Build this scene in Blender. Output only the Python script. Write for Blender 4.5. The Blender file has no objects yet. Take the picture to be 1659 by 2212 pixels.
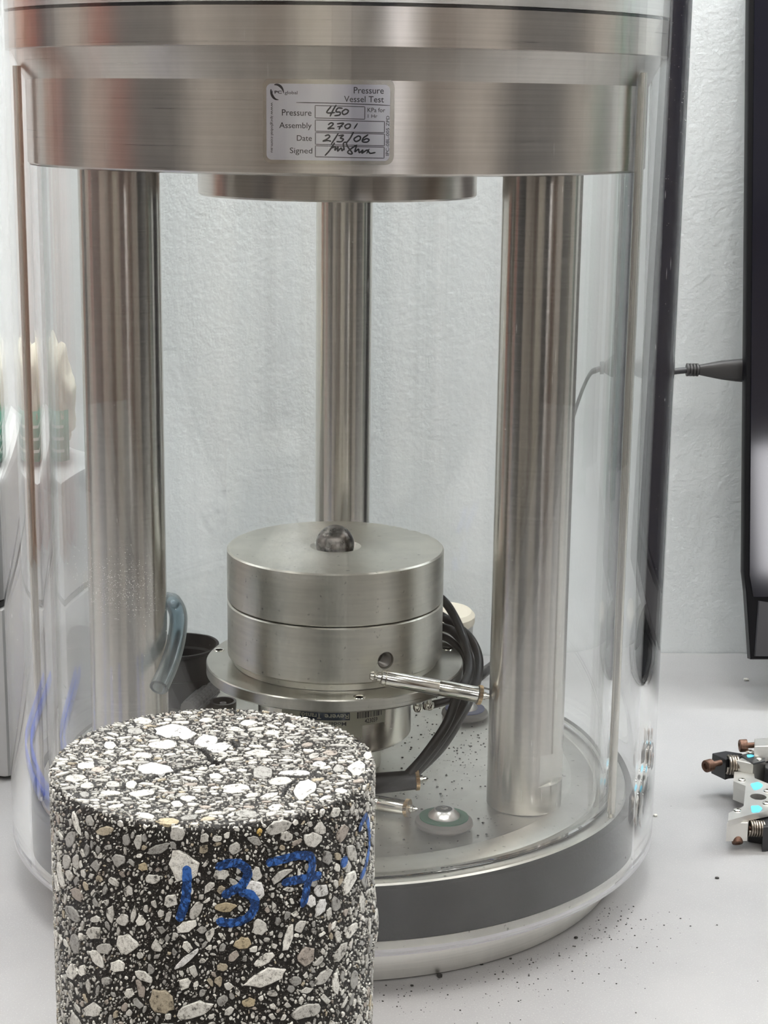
import bpy, bmesh, math, random
import numpy as np
from mathutils import Vector, Matrix
random.seed(7)
rng = np.random.RandomState(11)
SC = bpy.context.scene
COL = SC.collection
MM = 0.001          # everything below is written in millimetres; z = 0 is the bench top
# ------------------------------------------------------------------ camera
F, PIT, ROLL, YAW, DIST, CH = 3810.7, 12.989, 0.692, 1.605, 789.64, 348.25
IW, IH = 1659, 2212
_a, _b, _c = map(math.radians, (PIT, YAW, ROLL))
FW = np.array([math.sin(_b)*math.cos(_a), math.cos(_b)*math.cos(_a), -math.sin(_a)])
_r = np.array([math.cos(_b), -math.sin(_b), 0.0]); _u = np.cross(_r, FW)
RT = _r*math.cos(_c) + _u*math.sin(_c); UP = -_r*math.sin(_c) + _u*math.cos(_c)
CO = np.array([0.0, -DIST, CH])
camd = bpy.data.cameras.new('camera'); camo = bpy.data.objects.new('camera', camd); COL.objects.link(camo)
camd.sensor_fit = 'HORIZONTAL'; camd.sensor_width = 36.0; camd.lens = F*36.0/IW
camd.clip_start = 0.01; camd.clip_end = 30
m = Matrix.Identity(4)
for i in range(3):
    m[i][0] = RT[i]; m[i][1] = UP[i]; m[i][2] = -FW[i]; m[i][3] = CO[i]*MM
camo.matrix_world = m
SC.camera = camo
# ------------------------------------------------------------------ world, exposure
SC.view_settings.view_transform = 'Standard'; SC.view_settings.look = 'None'
SC.view_settings.gamma = 1.0; SC.view_settings.exposure = 0.24
SC.view_settings.use_curve_mapping = False
wd = bpy.data.worlds.new('room_air'); SC.world = wd; wd.use_nodes = True
wd.node_tree.nodes['Background'].inputs[0].default_value = (0.75, 0.78, 0.8, 1)
wd.node_tree.nodes['Background'].inputs[1].default_value = 0.05
LAMP = 9.2           # emission of the ceiling panels
SC.cycles.max_bounces = 32; SC.cycles.transmission_bounces = 28; SC.cycles.glossy_bounces = 8
SC.cycles.diffuse_bounces = 4
# ------------------------------------------------------------------ helpers: measuring from the photo onto real surfaces
def ray(x, y): return FW + RT*((x-IW/2)/F) - UP*((y-IH/2)/F)
def onz(x, y, z): d = ray(x, y); return CO + d*((z-CO[2])/d[2])
def ony(x, y, Y): d = ray(x, y); return CO + d*((Y-CO[1])/d[1])
def oncyl(x, y, cx, cy, R):
    d = ray(x, y); a = d[0]**2+d[1]**2; ox, oy = CO[0]-cx, CO[1]-cy
    b = 2*(ox*d[0]+oy*d[1]); c = ox*ox+oy*oy-R*R; q = b*b-4*a*c
    if q < 0: return None
    return CO + d*((-b-math.sqrt(q))/(2*a))
# ------------------------------------------------------------------ helpers: materials
MATS = {}
def mat(name, col=(0.5, 0.5, 0.5), rough=0.5, metal=0.0, **kw):
    if name in MATS: return MATS[name]
    m = bpy.data.materials.new(name); m.use_nodes = True; nt = m.node_tree
    b = nt.nodes['Principled BSDF']
    b.inputs['Base Color'].default_value = (*col, 1); b.inputs['Roughness'].default_value = rough
    b.inputs['Metallic'].default_value = metal
    for k, v in kw.items():
        k = k.replace('_', ' ')
        if k in b.inputs: b.inputs[k].default_value = v
    MATS[name] = m; return m
def N(nt, typ, **kw):
    n = nt.nodes.new(typ)
    for k, v in kw.items(): setattr(n, k, v)
    return n
def noise_of(nt, scale3=(1, 1, 1), scale=5.0, detail=4.0, rough=0.55):
    tc = N(nt, 'ShaderNodeTexCoord'); mp = N(nt, 'ShaderNodeMapping'); no = N(nt, 'ShaderNodeTexNoise')
    mp.inputs['Scale'].default_value = scale3
    no.inputs['Scale'].default_value = scale; no.inputs['Detail'].default_value = detail; no.inputs['Roughness'].default_value = rough
    nt.links.new(tc.outputs['Object'], mp.inputs[0]); nt.links.new(mp.outputs[0], no.inputs[0])
    return no
def ramp(nt, src, stops):
    r = N(nt, 'ShaderNodeValToRGB'); e = r.color_ramp.elements
    while len(e) < len(stops): e.new(0.5)
    for el, (p, c) in zip(e, stops):
        el.position = p; el.color = (*c, 1) if len(c) == 3 else c
    nt.links.new(src, r.inputs[0]); return r
def bump(nt, b, src, strength, dist=0.001):
    bp = N(nt, 'ShaderNodeBump'); bp.inputs['Strength'].default_value = strength; bp.inputs['Distance'].default_value = dist
    nt.links.new(src, bp.inputs['Height']); nt.links.new(bp.outputs[0], b.inputs['Normal']); return bp
def metal(name, col=(0.60, 0.575, 0.53), rough=0.3, aniso=0.75, lines=(12, 12, 1600), vary=0.10, bmp=0.05, spots=0.0, rot=0.25):
    if name in MATS: return MATS[name]
    m = mat(name, col, rough, 1.0); nt = m.node_tree; b = nt.nodes['Principled BSDF']
    b.inputs['Anisotropic'].default_value = aniso; b.inputs['Anisotropic Rotation'].default_value = rot
    if aniso > 0:
        t = N(nt, 'ShaderNodeTangent', direction_type='RADIAL', axis='Z'); nt.links.new(t.outputs[0], b.inputs['Tangent'])
    no = noise_of(nt, lines, 1.0, 5)
    rr = N(nt, 'ShaderNodeMapRange'); rr.inputs['To Min'].default_value = rough*0.75; rr.inputs['To Max'].default_value = rough*1.3
    nt.links.new(no.outputs[0], rr.inputs[0]); nt.links.new(rr.outputs[0], b.inputs['Roughness'])
    n2 = noise_of(nt, (60, 60, 25), 1.0, 6, 0.65)
    mx = N(nt, 'ShaderNodeMath', operation='ADD'); mx.use_clamp = True
    nt.links.new(no.outputs[0], mx.inputs[0]); nt.links.new(n2.outputs[0], mx.inputs[1])
    hf = N(nt, 'ShaderNodeMath', operation='MULTIPLY'); hf.inputs[1].default_value = 0.5
    mx.use_clamp = False; nt.links.new(mx.outputs[0], hf.inputs[0])
    lo = tuple(c*(1-vary*2) for c in col); hi = tuple(min(1, c*(1+vary)) for c in col)
    r = ramp(nt, hf.outputs[0], [(0.3, lo), (0.7, hi)]); src = r.outputs[0]
    if spots > 0:
        n3 = noise_of(nt, (1, 1, 1), 420, 3); r3 = ramp(nt, n3.outputs[0], [(0.66, (0, 0, 0)), (0.74, (spots,)*3)])
        mm = N(nt, 'ShaderNodeMixRGB'); mm.inputs[2].default_value = (0.05, 0.045, 0.04, 1)
        nt.links.new(r3.outputs[0], mm.inputs[0]); nt.links.new(src, mm.inputs[1]); src = mm.outputs[0]
    nt.links.new(src, b.inputs['Base Color'])
    bump(nt, b, no.outputs[0], bmp, 0.0003)
    return m
STEEL = metal('turned_steel', (0.66, 0.62, 0.58), 0.30)
CAPM = metal('brushed_cap_metal', (0.88, 0.875, 0.86), 0.42)
COLM = metal('ground_column_steel', (0.60, 0.57, 0.525), 0.22, 0.92, (6, 6, 3000), 0.04, 0.004)
PLAT = metal('satin_aluminium', (0.86, 0.84, 0.765), 0.40, 0.45, (30, 30, 500), 0.10, 0.06, 0.5)
BASEM = metal('base_plate_metal', (0.74, 0.73, 0.68), 0.42, 0.3, (40, 40, 40), 0.10, 0.05, 0.55)
FLANM = metal('flange_aluminium', (0.90, 0.89, 0.85), 0.40, 0.4, (14, 14, 1200), 0.06, 0.06)
CHROME = metal('bright_chrome', (0.78, 0.77, 0.72), 0.12, 0.0, (300, 300, 300), 0.05, 0.0)
RODM = metal('tie_rod_steel', (0.60, 0.57, 0.50), 0.25, 0.0, (200, 200, 5), 0.08, 0.0)
BRASS = metal('tarnished_brass', (0.42, 0.30, 0.16), 0.35, 0.0, (900, 900, 900), 0.4, 0.2)
RUSTY = metal('rusty_screw_steel', (0.20, 0.12, 0.09), 0.55, 0.0, (900, 900, 900), 0.4, 0.2)
DKST = metal('dark_ball_steel', (0.13, 0.115, 0.105), 0.28, 0.0, (300, 300, 300), 0.75, 0.15, 0.6)
BRKT = metal('bracket_aluminium', (0.72, 0.71, 0.68), 0.42, 0.0, (60, 60, 60), 0.06, 0.04)
RUBBER = mat('black_rubber_sleeve', (0.050, 0.050, 0.052), 0.62)
_nt = RUBBER.node_tree; _n = noise_of(_nt, (1, 1, 1), 700, 4); bump(_nt, _nt.nodes['Principled BSDF'], _n.outputs[0], 0.25, 0.0005)
_n2 = noise_of(_nt, (1, 1, 1), 30, 5); _r2 = ramp(_nt, _n2.outputs[0], [(0.35, (0.030, 0.030, 0.032)), (0.75, (0.055, 0.055, 0.057))])
_nt.links.new(_r2.outputs[0], _nt.nodes['Principled BSDF'].inputs['Base Color'])
BLACKP = mat('black_plastic', (0.018, 0.018, 0.02), 0.38)
CABLE = mat('black_cable_jacket', (0.03, 0.031, 0.034), 0.42)
GREYP = mat('dark_grey_plastic', (0.085, 0.08, 0.082), 0.5)
ACR = mat('clear_acrylic', (0.985, 0.99, 0.99), 0.0, 0.0, IOR=1.49, Transmission_Weight=1.0)
HOSEM = mat('bluish_clear_hose', (0.66, 0.77, 0.82), 0.08, 0.0, IOR=1.42, Transmission_Weight=0.85)
RIBM = mat('translucent_grey_plastic', (0.55, 0.55, 0.56), 0.3)
GREENM = mat('green_gasket', (0.06, 0.27, 0.15), 0.5)
BLUEG = mat('violet_blue_gasket', (0.20, 0.22, 0.42), 0.45)
PADM = mat('grey_pad_plastic', (0.42, 0.40, 0.37), 0.45)
CYAN = mat('cyan_paint_dab', (0.12, 0.62, 0.85), 0.35)
INK = mat('black_ink', (0.012, 0.012, 0.02), 0.45)
PRINT = mat('printed_grey', (0.035, 0.033, 0.04), 0.5)
NAVY = mat('navy_print', (0.015, 0.035, 0.075), 0.5)
CREAM = mat('cream_label_paper', (0.60, 0.59, 0.48), 0.5)
STICK = mat('silver_sticker_foil', (0.66, 0.65, 0.72), 0.30, 0.45)
FILM = mat('clear_sticker_margin', (0.60, 0.57, 0.52), 0.26, 0.9)
_nt = STICK.node_tree; _n = noise_of(_nt, (60, 60, 8), 1.0, 3); _r2 = ramp(_nt, _n.outputs[0], [(0.3, (0.58, 0.57, 0.66)), (0.7, (0.80, 0.80, 0.84))])
_nt.links.new(_r2.outputs[0], _nt.nodes['Principled BSDF'].inputs['Base Color'])
# wall paint, bench laminate
def surface(name, c1, c2, rough, nscale, bscale, bstr, speck=None):
    m = mat(name, c1, rough); nt = m.node_tree; b = nt.nodes['Principled BSDF']
    n = noise_of(nt, (1, 1, 1), nscale, 6); r = ramp(nt, n.outputs[0], [(0.3, c1), (0.7, c2)]); src = r.outputs[0]
    if speck:
        n3 = noise_of(nt, (1, 1, 1), speck[0], 2); r3 = ramp(nt, n3.outputs[0], [(speck[1], (0, 0, 0)), (speck[1]+0.06, (1, 1, 1))])
        mm = N(nt, 'ShaderNodeMixRGB'); mm.inputs[2].default_value = (*speck[2], 1)
        nt.links.new(r3.outputs[0], mm.inputs[0]); nt.links.new(src, mm.inputs[1]); src = mm.outputs[0]
    nt.links.new(src, b.inputs['Base Color'])
    n2 = noise_of(nt, (1, 1, 1), bscale, 3); bump(nt, b, n2.outputs[0], bstr, 0.001); return m
WALLM = surface('pale_blue_grey_wall_paint', (0.72, 0.755, 0.765), (0.75, 0.785, 0.795), 0.6, 3, 300, 0.45)
BENCHM = surface('grey_bench_laminate', (0.305, 0.301, 0.303), (0.345, 0.341, 0.34), 0.42, 18, 900, 0.06, (1500, 0.60, (0.40, 0.395, 0.395)))
# ------------------------------------------------------------------ helpers: geometry
ORG = {}
def tag(o, label=None, cat=None, group=None, kind=None):
    for k, v in (('label', label), ('category', cat), ('group', group), ('kind', kind)):
        if v: o[k] = v
    return o
def thing(name, loc, label, cat, group=None):
    o = bpy.data.objects.new(name, None); COL.objects.link(o); o.location = [c*MM for c in loc]
    o.empty_display_size = 0.01; ORG[o.name] = np.array(loc, float); return tag(o, label, cat, group)
def obj(name, V, Fc, material, parent=None, smooth=True, ang=35, loc=None):
    L = ORG[parent.name] if parent else (np.array(loc, float) if loc is not None else np.zeros(3))
    V = (np.asarray(V, float).reshape(-1, 3)-L)*MM
    me = bpy.data.meshes.new(name); me.from_pydata(V.tolist(), [], Fc); me.validate()
    bm = bmesh.new(); bm.from_mesh(me); bmesh.ops.recalc_face_normals(bm, faces=bm.faces); bm.to_mesh(me); bm.free()
    if material: me.materials.append(material)
    if smooth:
        me.polygons.foreach_set('use_smooth', [True]*len(me.polygons)); me.set_sharp_from_angle(angle=math.radians(ang))
    o = bpy.data.objects.new(name, me); COL.objects.link(o)
    if parent: o.parent = parent
    else: o.location = L*MM
    ORG[o.name] = L; return o
class G:
    def __init__(s): s.v = []; s.f = []
    def add(s, V, Fc):
        n = len(s.v); s.v += [tuple(map(float, p)) for p in V]; s.f += [[i+n for i in f] for f in Fc]; return s
    def lathe(s, prof, c=(0, 0, 0), n=96, axis=None, closed=False):
        # prof: (radius, height) list; axis: direction of the height
        ax = np.array(axis if axis is not None else (0, 0, 1), float); ax /= np.linalg.norm(ax)
        t = np.array((1, 0, 0), float) if abs(ax[0]) < 0.9 else np.array((0, 1, 0), float)
        e1 = np.cross(ax, t); e1 /= np.linalg.norm(e1); e2 = np.cross(ax, e1)
        if abs(ax[2]) > 0.999: e1 = np.array((1., 0, 0)); e2 = np.array((0, 1., 0))
        V = []; Fc = []; rings = []
        for r, h in prof:
            if r < 1e-6: rings.append([len(V)]); V.append(np.array(c)+ax*h)
            else:
                rings.append(list(range(len(V), len(V)+n)))
                for i in range(n):
                    a = 2*math.pi*i/n; V.append(np.array(c)+ax*h+e1*(r*math.cos(a))+e2*(r*math.sin(a)))
        pairs = list(zip(rings[:-1], rings[1:]))
        if closed: pairs.append((rings[-1], rings[0]))
        for A, B in pairs:
            if len(A) == 1 and len(B) == 1: continue
            for i in range(n):
                j = (i+1) % n
                if len(A) == 1: Fc.append([A[0], B[i], B[j]])
                elif len(B) == 1: Fc.append([A[i], A[j], B[0]])
                else: Fc.append([A[i], A[j], B[j], B[i]])
        return s.add(V, Fc)
    def tube(s, P, R, n=16, caps=True):
        P = [np.array(p, float) for p in P]; k = len(P); R = R if hasattr(R, '__len__') else [R]*k
        V = []; Fc = []; prev = None
        for i, p in enumerate(P):
            d = P[min(i+1, k-1)]-P[max(i-1, 0)]; d /= np.linalg.norm(d)
            if prev is None:
                t = np.array((0, 0, 1.)) if abs(d[2]) < 0.9 else np.array((1., 0, 0)); e1 = np.cross(d, t)
            else: e1 = prev-d*np.dot(prev, d)
            e1 /= np.linalg.norm(e1); prev = e1; e2 = np.cross(d, e1)
            for j in range(n):
                a = 2*math.pi*j/n; V.append(p+R[i]*(e1*math.cos(a)+e2*math.sin(a)))
        for i in range(k-1):
            for j in range(n):
                q = (j+1) % n; Fc.append([i*n+j, i*n+q, (i+1)*n+q, (i+1)*n+j])
        if caps: Fc.append(list(range(n))[::-1]); Fc.append(list(range((k-1)*n, k*n)))
        return s.add(V, Fc)
    def prism(s, top, drop, bev=0.0):
        # top: list of 3D points (a flat outline), drop: vector; bev: shrink of the top outline for a soft edge
        T = np.array(top, float); d = np.array(drop, float); n = len(T)
        if bev > 0:
            c = T.mean(0); u = d/np.linalg.norm(d)
            T2 = T+(c-T)/np.maximum(np.linalg.norm(c-T, axis=1), 1e-6)[:, None]*bev
            V = list(T2)+list(T+u*bev)+list(T+d); L = 3
        else: V = list(T)+list(T+d); L = 2
        Fc = [list(range(n))]
        for l in range(L-1):
            for i in range(n):
                j = (i+1) % n; Fc.append([l*n+i, l*n+j, (l+1)*n+j, (l+1)*n+i])
        Fc.append(list(range((L-1)*n, L*n))[::-1]); return s.add(V, Fc)
    def box(s, a, b, bev=0.4):
        a = np.array(a, float); b = np.array(b, float)
        bm = bmesh.new(); bmesh.ops.create_cube(bm, size=1)
        for v in bm.verts: v.co = Vector([(a[i]+b[i])/2+v.co[i]*(b[i]-a[i]) for i in range(3)])
        if bev > 0: bmesh.ops.bevel(bm, geom=bm.edges[:], offset=bev, segments=2, affect='EDGES', profile=0.6)
        bm.verts.index_update(); s.add([v.co for v in bm.verts], [[v.index for v in f.verts] for f in bm.faces]); bm.free(); return s
    def obb(s, c, ex, ey, ez, bev=0.3):
        # box with half axes ex, ey, ez
        g = G().box((-np.linalg.norm(ex), -np.linalg.norm(ey), -np.linalg.norm(ez)), (np.linalg.norm(ex), np.linalg.norm(ey), np.linalg.norm(ez)), bev)
        A = [np.array(e, float)/np.linalg.norm(e) for e in (ex, ey, ez)]
        return s.add([np.array(c, float)+p[0]*A[0]+p[1]*A[1]+p[2]*A[2] for p in g.v], g.f)
    def make(s, name, material, parent=None, **kw): return obj(name, s.v, s.f, material, parent, **kw)
def lathe(name, prof, c, material, parent, n=96, axis=None, closed=False, **kw):
    return G().lathe(prof, c, n, axis, closed).make(name, material, parent, **kw)
def spline(P, k=8):
    P = [np.array(p, float) for p in P]; out = []; Q = [2*P[0]-P[1]]+P+[2*P[-1]-P[-2]]
    for i in range(1, len(Q)-2):
        a, b, c, d = Q[i-1:i+3]
        for j in range(k):
            t = j/k; out.append(0.5*((2*b)+(c-a)*t+(2*a-5*b+4*c-d)*t*t+(3*b-a-3*c+d)*t**3))
    out.append(P[-1]); return out
def ribbon(g, pts, w, f3, h=0.06, smooth=True, caps=True):
    # stroke with thickness on a surface: pts in layout units, f3(u, v, height) -> point
    P = [np.array(p[:2], float) for p in (spline([(*p, 0) for p in pts], 6) if smooth and len(pts) > 2 else [(*p, 0) for p in pts])]
    if not smooth or len(pts) == 2:
        Q = []
        for a, b in zip(P[:-1], P[1:]):
            n = max(2, int(np.linalg.norm(b-a)/(w*1.5))); n = min(n, 40)
            Q += [a+(b-a)*i/n for i in range(n)]
        P = Q+[P[-1]]
    L = []; Rr = []
    for i, p in enumerate(P):
        d = P[min(i+1, len(P)-1)]-P[max(i-1, 0)]; d = d/max(np.linalg.norm(d), 1e-9); nn = np.array((-d[1], d[0]))
        ww = w*0.5*(0.55 if caps and i in (0, len(P)-1) else 1); pp = p
        if caps and i == 0: pp = p-d*w*0.3
        if caps and i == len(P)-1: pp = p+d*w*0.3
        L.append(pp+nn*ww); Rr.append(pp-nn*ww)
    n = len(P); V = [f3(*q, h) for q in L]+[f3(*q, h) for q in Rr]+[f3(*q, 0) for q in L]+[f3(*q, 0) for q in Rr]
    Fc = []
    for i in range(n-1):
        Fc += [[i, i+1, n+i+1, n+i], [i, 2*n+i, 2*n+i+1, i+1], [n+i+1, 3*n+i+1, 3*n+i, n+i]]
    Fc += [[0, n, 3*n, 2*n], [n-1, 3*n-1, 4*n-1, 2*n-1]]
    g.add(V, Fc)
def text(name, s, box, f3, material, parent, rot=0, h=0.05, weight=0.0, stretch=True):
    # lettering: a text curve turned into a mesh and laid on a surface; box = (u0, v_top, u1, v_bottom) in layout units
    c = bpy.data.curves.new(name, 'FONT'); c.body = s; c.size = 1; c.resolution_u = 3; c.offset = weight
    t = bpy.data.objects.new(name, c); COL.objects.link(t)
    bpy.context.view_layer.update()
    me = bpy.data.meshes.new_from_object(t.evaluated_get(bpy.context.evaluated_depsgraph_get()))
    P = np.array([v.co[:2] for v in me.vertices]); Fc = [list(p.vertices) for p in me.polygons]
    bpy.data.objects.remove(t); bpy.data.curves.remove(c); bpy.data.meshes.remove(me)
    lo, hi = P.min(0), P.max(0); P = (P-lo)/(hi-lo)
    if rot == 90: P = np.stack([1-P[:, 1], P[:, 0]], 1); P[:, 0] = 1-P[:, 0]; P[:, 1] = P[:, 1]; P = np.stack([1-P[:, 0], P[:, 1]], 1)
    if rot == -90: P = np.stack([P[:, 1], 1-P[:, 0]], 1)
    if rot == 180: P = 1-P
    u0, v0, u1, v1 = box
    V = [f3(u0+p[0]*(u1-u0), v1+(v0-v1)*p[1], h) for p in P]
    return obj(name, V, Fc, material, parent, smooth=False)
# ================================================================== THE ROOM
def struct(name, g, material, **kw): return tag(g.make(name, material, smooth=False, **kw), kind='structure')
WY = 315.0
struct('wall_north', G().box((-2600, WY, -850), (2600, WY+100, 2100), 0), WALLM)
ROOMM = surface('warm_beige_room_paint', (0.62, 0.575, 0.53), (0.64, 0.59, 0.55), 0.8, 2, 200, 0.1)
CEILM = surface('white_ceiling_tile', (0.70, 0.70, 0.69), (0.74, 0.74, 0.73), 0.9, 4, 300, 0.2)
FLOORM = surface('brown_vinyl_floor', (0.045, 0.036, 0.030), (0.06, 0.048, 0.04), 0.5, 5, 200, 0.05)
struct('wall_west', G().box((-2700, -4500, -850), (-2600, WY+100, 2100), 0), ROOMM)
struct('wall_east', G().box((2600, -4500, -850), (2700, WY+100, 2100), 0), ROOMM)
struct('wall_south', G().box((-2700, -4600, -850), (2700, -4500, 2100), 0), ROOMM)
struct('floor', G().box((-2700, -4600, -900), (2700, WY+100, -850), 0), FLOORM)
struct('ceiling', G().box((-2700, -4600, 2100), (2700, WY+100, 2150), 0), CEILM)
EMI = bpy.data.materials.new('lit_diffuser'); EMI.use_nodes = True
_b = EMI.node_tree.nodes['Principled BSDF']; _b.inputs['Base Color'].default_value = (0.9, 0.9, 0.9, 1)
_b.inputs['Emission Color'].default_value = (1, 0.975, 0.93, 1); _b.inputs['Emission Strength'].default_value = LAMP
LFR = mat('white_enamel_frame', (0.75, 0.75, 0.75), 0.4)
PANELS = [(-1500, -450, 320, 620, 'by the west wall near the bench'), (0, -450, 320, 620, 'right above the bench'), (1500, -450, 320, 620, 'by the east wall near the bench'),
          (-1200, -2200, 620, 300, 'farther back on the west side'), (0, -2700, 260, 620, 'in the middle farther back'), (1050, -2200, 620, 300, 'farther back on the east side')]
def panel(px, py, hx, hy, z, where):
    t = thing('ceiling_light', (px, py, z), 'long glowing white ceiling panel light '+where, 'ceiling light', 'ceiling panel lights')
    G().box((px-hx, py-hy, z-15), (px-hx+25, py+hy, z), 1).box((px+hx-25, py-hy, z-15), (px+hx, py+hy, z), 1)\
       .box((px-hx+25, py-hy, z-15), (px+hx-25, py-hy+25, z), 1).box((px-hx+25, py+hy-25, z-15), (px+hx-25, py+hy, z), 1).make('frame', LFR, t)
    G().box((px-hx+26, py-hy+26, z-12), (px+hx-26, py+hy-26, z-2), 0).make('diffuser', EMI, t, smooth=False)
for a_ in PANELS: panel(a_[0], a_[1], a_[2], a_[3], 2100, a_[4])
# unseen strip light, added above the view to brighten the upper wall
STRIP = EMI.copy(); STRIP.name = 'added_lit_strip'; STRIP.node_tree.nodes['Principled BSDF'].inputs['Emission Strength'].default_value = 36.0
STRIP.node_tree.nodes['Principled BSDF'].inputs['Emission Color'].default_value = (0.93, 0.98, 1, 1)
t = thing('added_strip_light', (100, WY-0.5, 700), 'unseen white strip light added above the bench to brighten the upper wall', 'strip light')
G().box((-900, WY-30, 690), (1100, WY-0.6, 730), 3).make('housing', LFR, t)
G().box((-890, WY-62, 686), (1090, WY-31, 720), 4).make('diffuser', STRIP, t)
# bench
t = thing('workbench', (0, -100, -850), 'long laboratory bench with a speckled grey top against the pale wall', 'bench')
G().box((-1500, -332, -30), (1500, WY-1, 0), 1.5).make('bench_top', BENCHM, t)
CABM = mat('bench_cabinet_grey', (0.16, 0.15, 0.15), 0.5)
G().box((-1480, -305, -850), (1480, WY-5, -30.5), 2).make('cabinet_body', CABM, t)
for i in range(5):
    x = -1475+i*592; d = G().box((x, -323, -800), (x+580, -305.5, -60), 2).make('cabinet_door', CABM, t)
    G().box((x+500, -337, -120), (x+512, -323.2, -240), 1).make('handle', CHROME, d)
# cupboards behind the camera; the polished metal mirrors them
def cupboard(x0, x1, y0, y1, h, m1, label, cat, nm, doors=2):
    t = thing(nm, ((x0+x1)/2, (y0+y1)/2, -850), label, cat)
    G().box((x0, y0, -850), (x1, y1, -850+h), 6).make('body', m1, t)
    w = (x1-x0-20)/doors
    for i in range(doors):
        d = G().box((x0+10+i*w+2, y1+0.5, -800), (x0+10+(i+1)*w-2, y1+18, -870+h), 3).make('door', m1, t)
        G().box((x0+10+i*w+w-40, y1+18.5, -850+h*0.45), (x0+10+i*w+w-25, y1+40, -850+h*0.6), 2).make('handle', CHROME, d)
REDM = mat('red_enamel', (0.30, 0.085, 0.06), 0.4); DKG = mat('charcoal_enamel', (0.045, 0.045, 0.05), 0.5)
ORM = mat('orange_enamel', (0.36, 0.20, 0.14), 0.4); CRM = mat('ivory_enamel', (0.62, 0.58, 0.50), 0.5); BRN = mat('brown_laminate', (0.15, 0.105, 0.08), 0.5); GRNM = mat('green_enamel', (0.03, 0.15, 0.085), 0.4)
cupboard(-900, -150, -4480, -4050, 1950, CRM, 'wide ivory storage cupboard opposite the bench', 'cupboard', 'storage_cupboard')
cupboard(300, 1250, -4480, -4050, 1900, DKG, 'wide charcoal storage cupboard opposite the bench', 'cupboard', 'storage_cupboard')
cupboard(-1900, -1250, -4480, -4050, 1900, BRN, 'brown storage cupboard opposite the bench', 'cupboard', 'storage_cupboard')
cupboard(1700, 2150, -3300, -2900, 1700, BRN, 'brown filing cupboard standing on its own', 'cupboard', 'filing_cupboard')
cupboard(-2590, -2200, -1850, -640, 1800, DKG, 'long charcoal cupboard along the west wall', 'cupboard', 'storage_cupboard')
cupboard(-2590, -2250, -600, -280, 1800, REDM, 'narrow red locker along the west wall', 'locker', 'tool_locker', 1)
cupboard(2100, 2590, -1500, -300, 1800, DKG, 'long charcoal cupboard along the east wall', 'cupboard', 'storage_cupboard')
wn = tag(G().box((1380, -4500, 850), (1800, -4475, 870), 1).box((1380, -4500, 1310), (1800, -4475, 1330), 1).box((1380, -4500, 870), (1400, -4475, 1310), 1).box((1780, -4500, 870), (1800, -4475, 1310), 1).make('window_1', LFR, smooth=False), kind='structure')
DAY = EMI.copy(); DAY.name = 'daylit_pane'; DAY.node_tree.nodes['Principled BSDF'].inputs['Emission Strength'].default_value = 12.0
DAY.node_tree.nodes['Principled BSDF'].inputs['Emission Color'].default_value = (0.97, 0.96, 1, 1)
G().box((1400.5, -4495, 870.5), (1779.5, -4488, 1309.5), 0).make('pane', DAY, wn, smooth=False)
def bench_box(x0, x1, y0, y1, h, m1, label):
    t = thing('storage_box', ((x0+x1)/2, (y0+y1)/2, 0), label, 'box')
    G().box((x0, y0, 0), (x1, y1, h-40), 4).make('body', m1, t); G().box((x0-3, y0-3, h-39.5), (x1+3, y1+3, h), 4).make('lid', m1, t)
bench_box(-830, -720, 200, 300, 620, REDM, 'tall red box on the bench far left of the cell')
bench_box(-1130, -960, 120, 300, 620, DKG, 'tall charcoal box on the bench far left of the cell')
bench_box(-690, -640, 240, 300, 560, ORM, 'slim orange box on the bench far left of the cell')
bench_box(960, 1000, 100, 140, 560, GRNM, 'slim green box on the bench far right of the cell')
bench_box(1080, 1240, 150, 310, 560, DKG, 'unseen tall charcoal box added far right of the cell for a dark reflection')  # unseen box, added so the plate's right end mirrors something dark
# ================================================================== THE PRESSURE CELL
cell = thing('pressure_cell', (0, 0, 0), 'large clear cylindrical pressure cell with steel columns standing on the bench', 'pressure cell')
RO, RI = 150.3, 142.4
lathe('base_flange', [(0, 0), (130, 0), (133.5, 0.8), (134.6, 3), (136.5, 14.5), (136, 16), (0, 16)], (0, 0, 0), FLANM, cell, 256)
lathe('base_plug', [(0, 16.2), (137, 16.2), (137, 18.4), (141, 18.6), (141, 23), (137.5, 23.2), (137.5, 45.2), (136.8, 46), (124.5, 46), (124, 45.4), (123.2, 45.2), (119, 46.6), (112, 46.8),
      (109.6, 46.0), (0, 46)], (0, 0, 0), BASEM, cell, 256, ang=20)
lathe('rubber_sleeve', [(137.7, 23.4), (141.3, 23.4), (141.5, 24), (141.5, 44.8), (141.1, 45.4), (137.7, 45.4)], (0, 0, 0), RUBBER, cell, 256, closed=True)
lathe('acrylic_tube', [(RI, 20.2), (RI, 470), (RO, 470), (RO, 20.4), (RO-1.2, 19.2), (RI+1.0, 19.2)], (0, 0, 0), ACR, cell, 384, closed=True)
_t = bpy.data.objects['acrylic_tube'].data; _t.materials.append(mat('frosted_sawn_acrylic', (0.80, 0.79, 0.83), 0.5, 0.0, IOR=1.49, Transmission_Weight=0.35))
for _p in _t.polygons:
    if _p.center[2] < 0.0212: _p.material_index = 1
lathe('inner_tube', [(128.4, 47.2), (128.4, 322.7), (133.0, 322.7), (133.0, 47.2), (132.2, 46.3), (129.2, 46.3)], (0, 0, 0), ACR, cell, 384, closed=True)
lathe('top_plate', [(0, 323), (133, 323), (133.6, 323.7), (133.6, 356.8), (139.2, 368.2), (141.4, 368.5), (141.4, 382.3), (0, 382.3)], (0, 0, 0), STEEL, cell, 256, ang=10)
lathe('seal_ring', [(0, 382.5), (140.6, 382.5), (140.6, 383.4), (0, 383.4)], (0, 0, 0), BLACKP, cell, 192)
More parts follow.
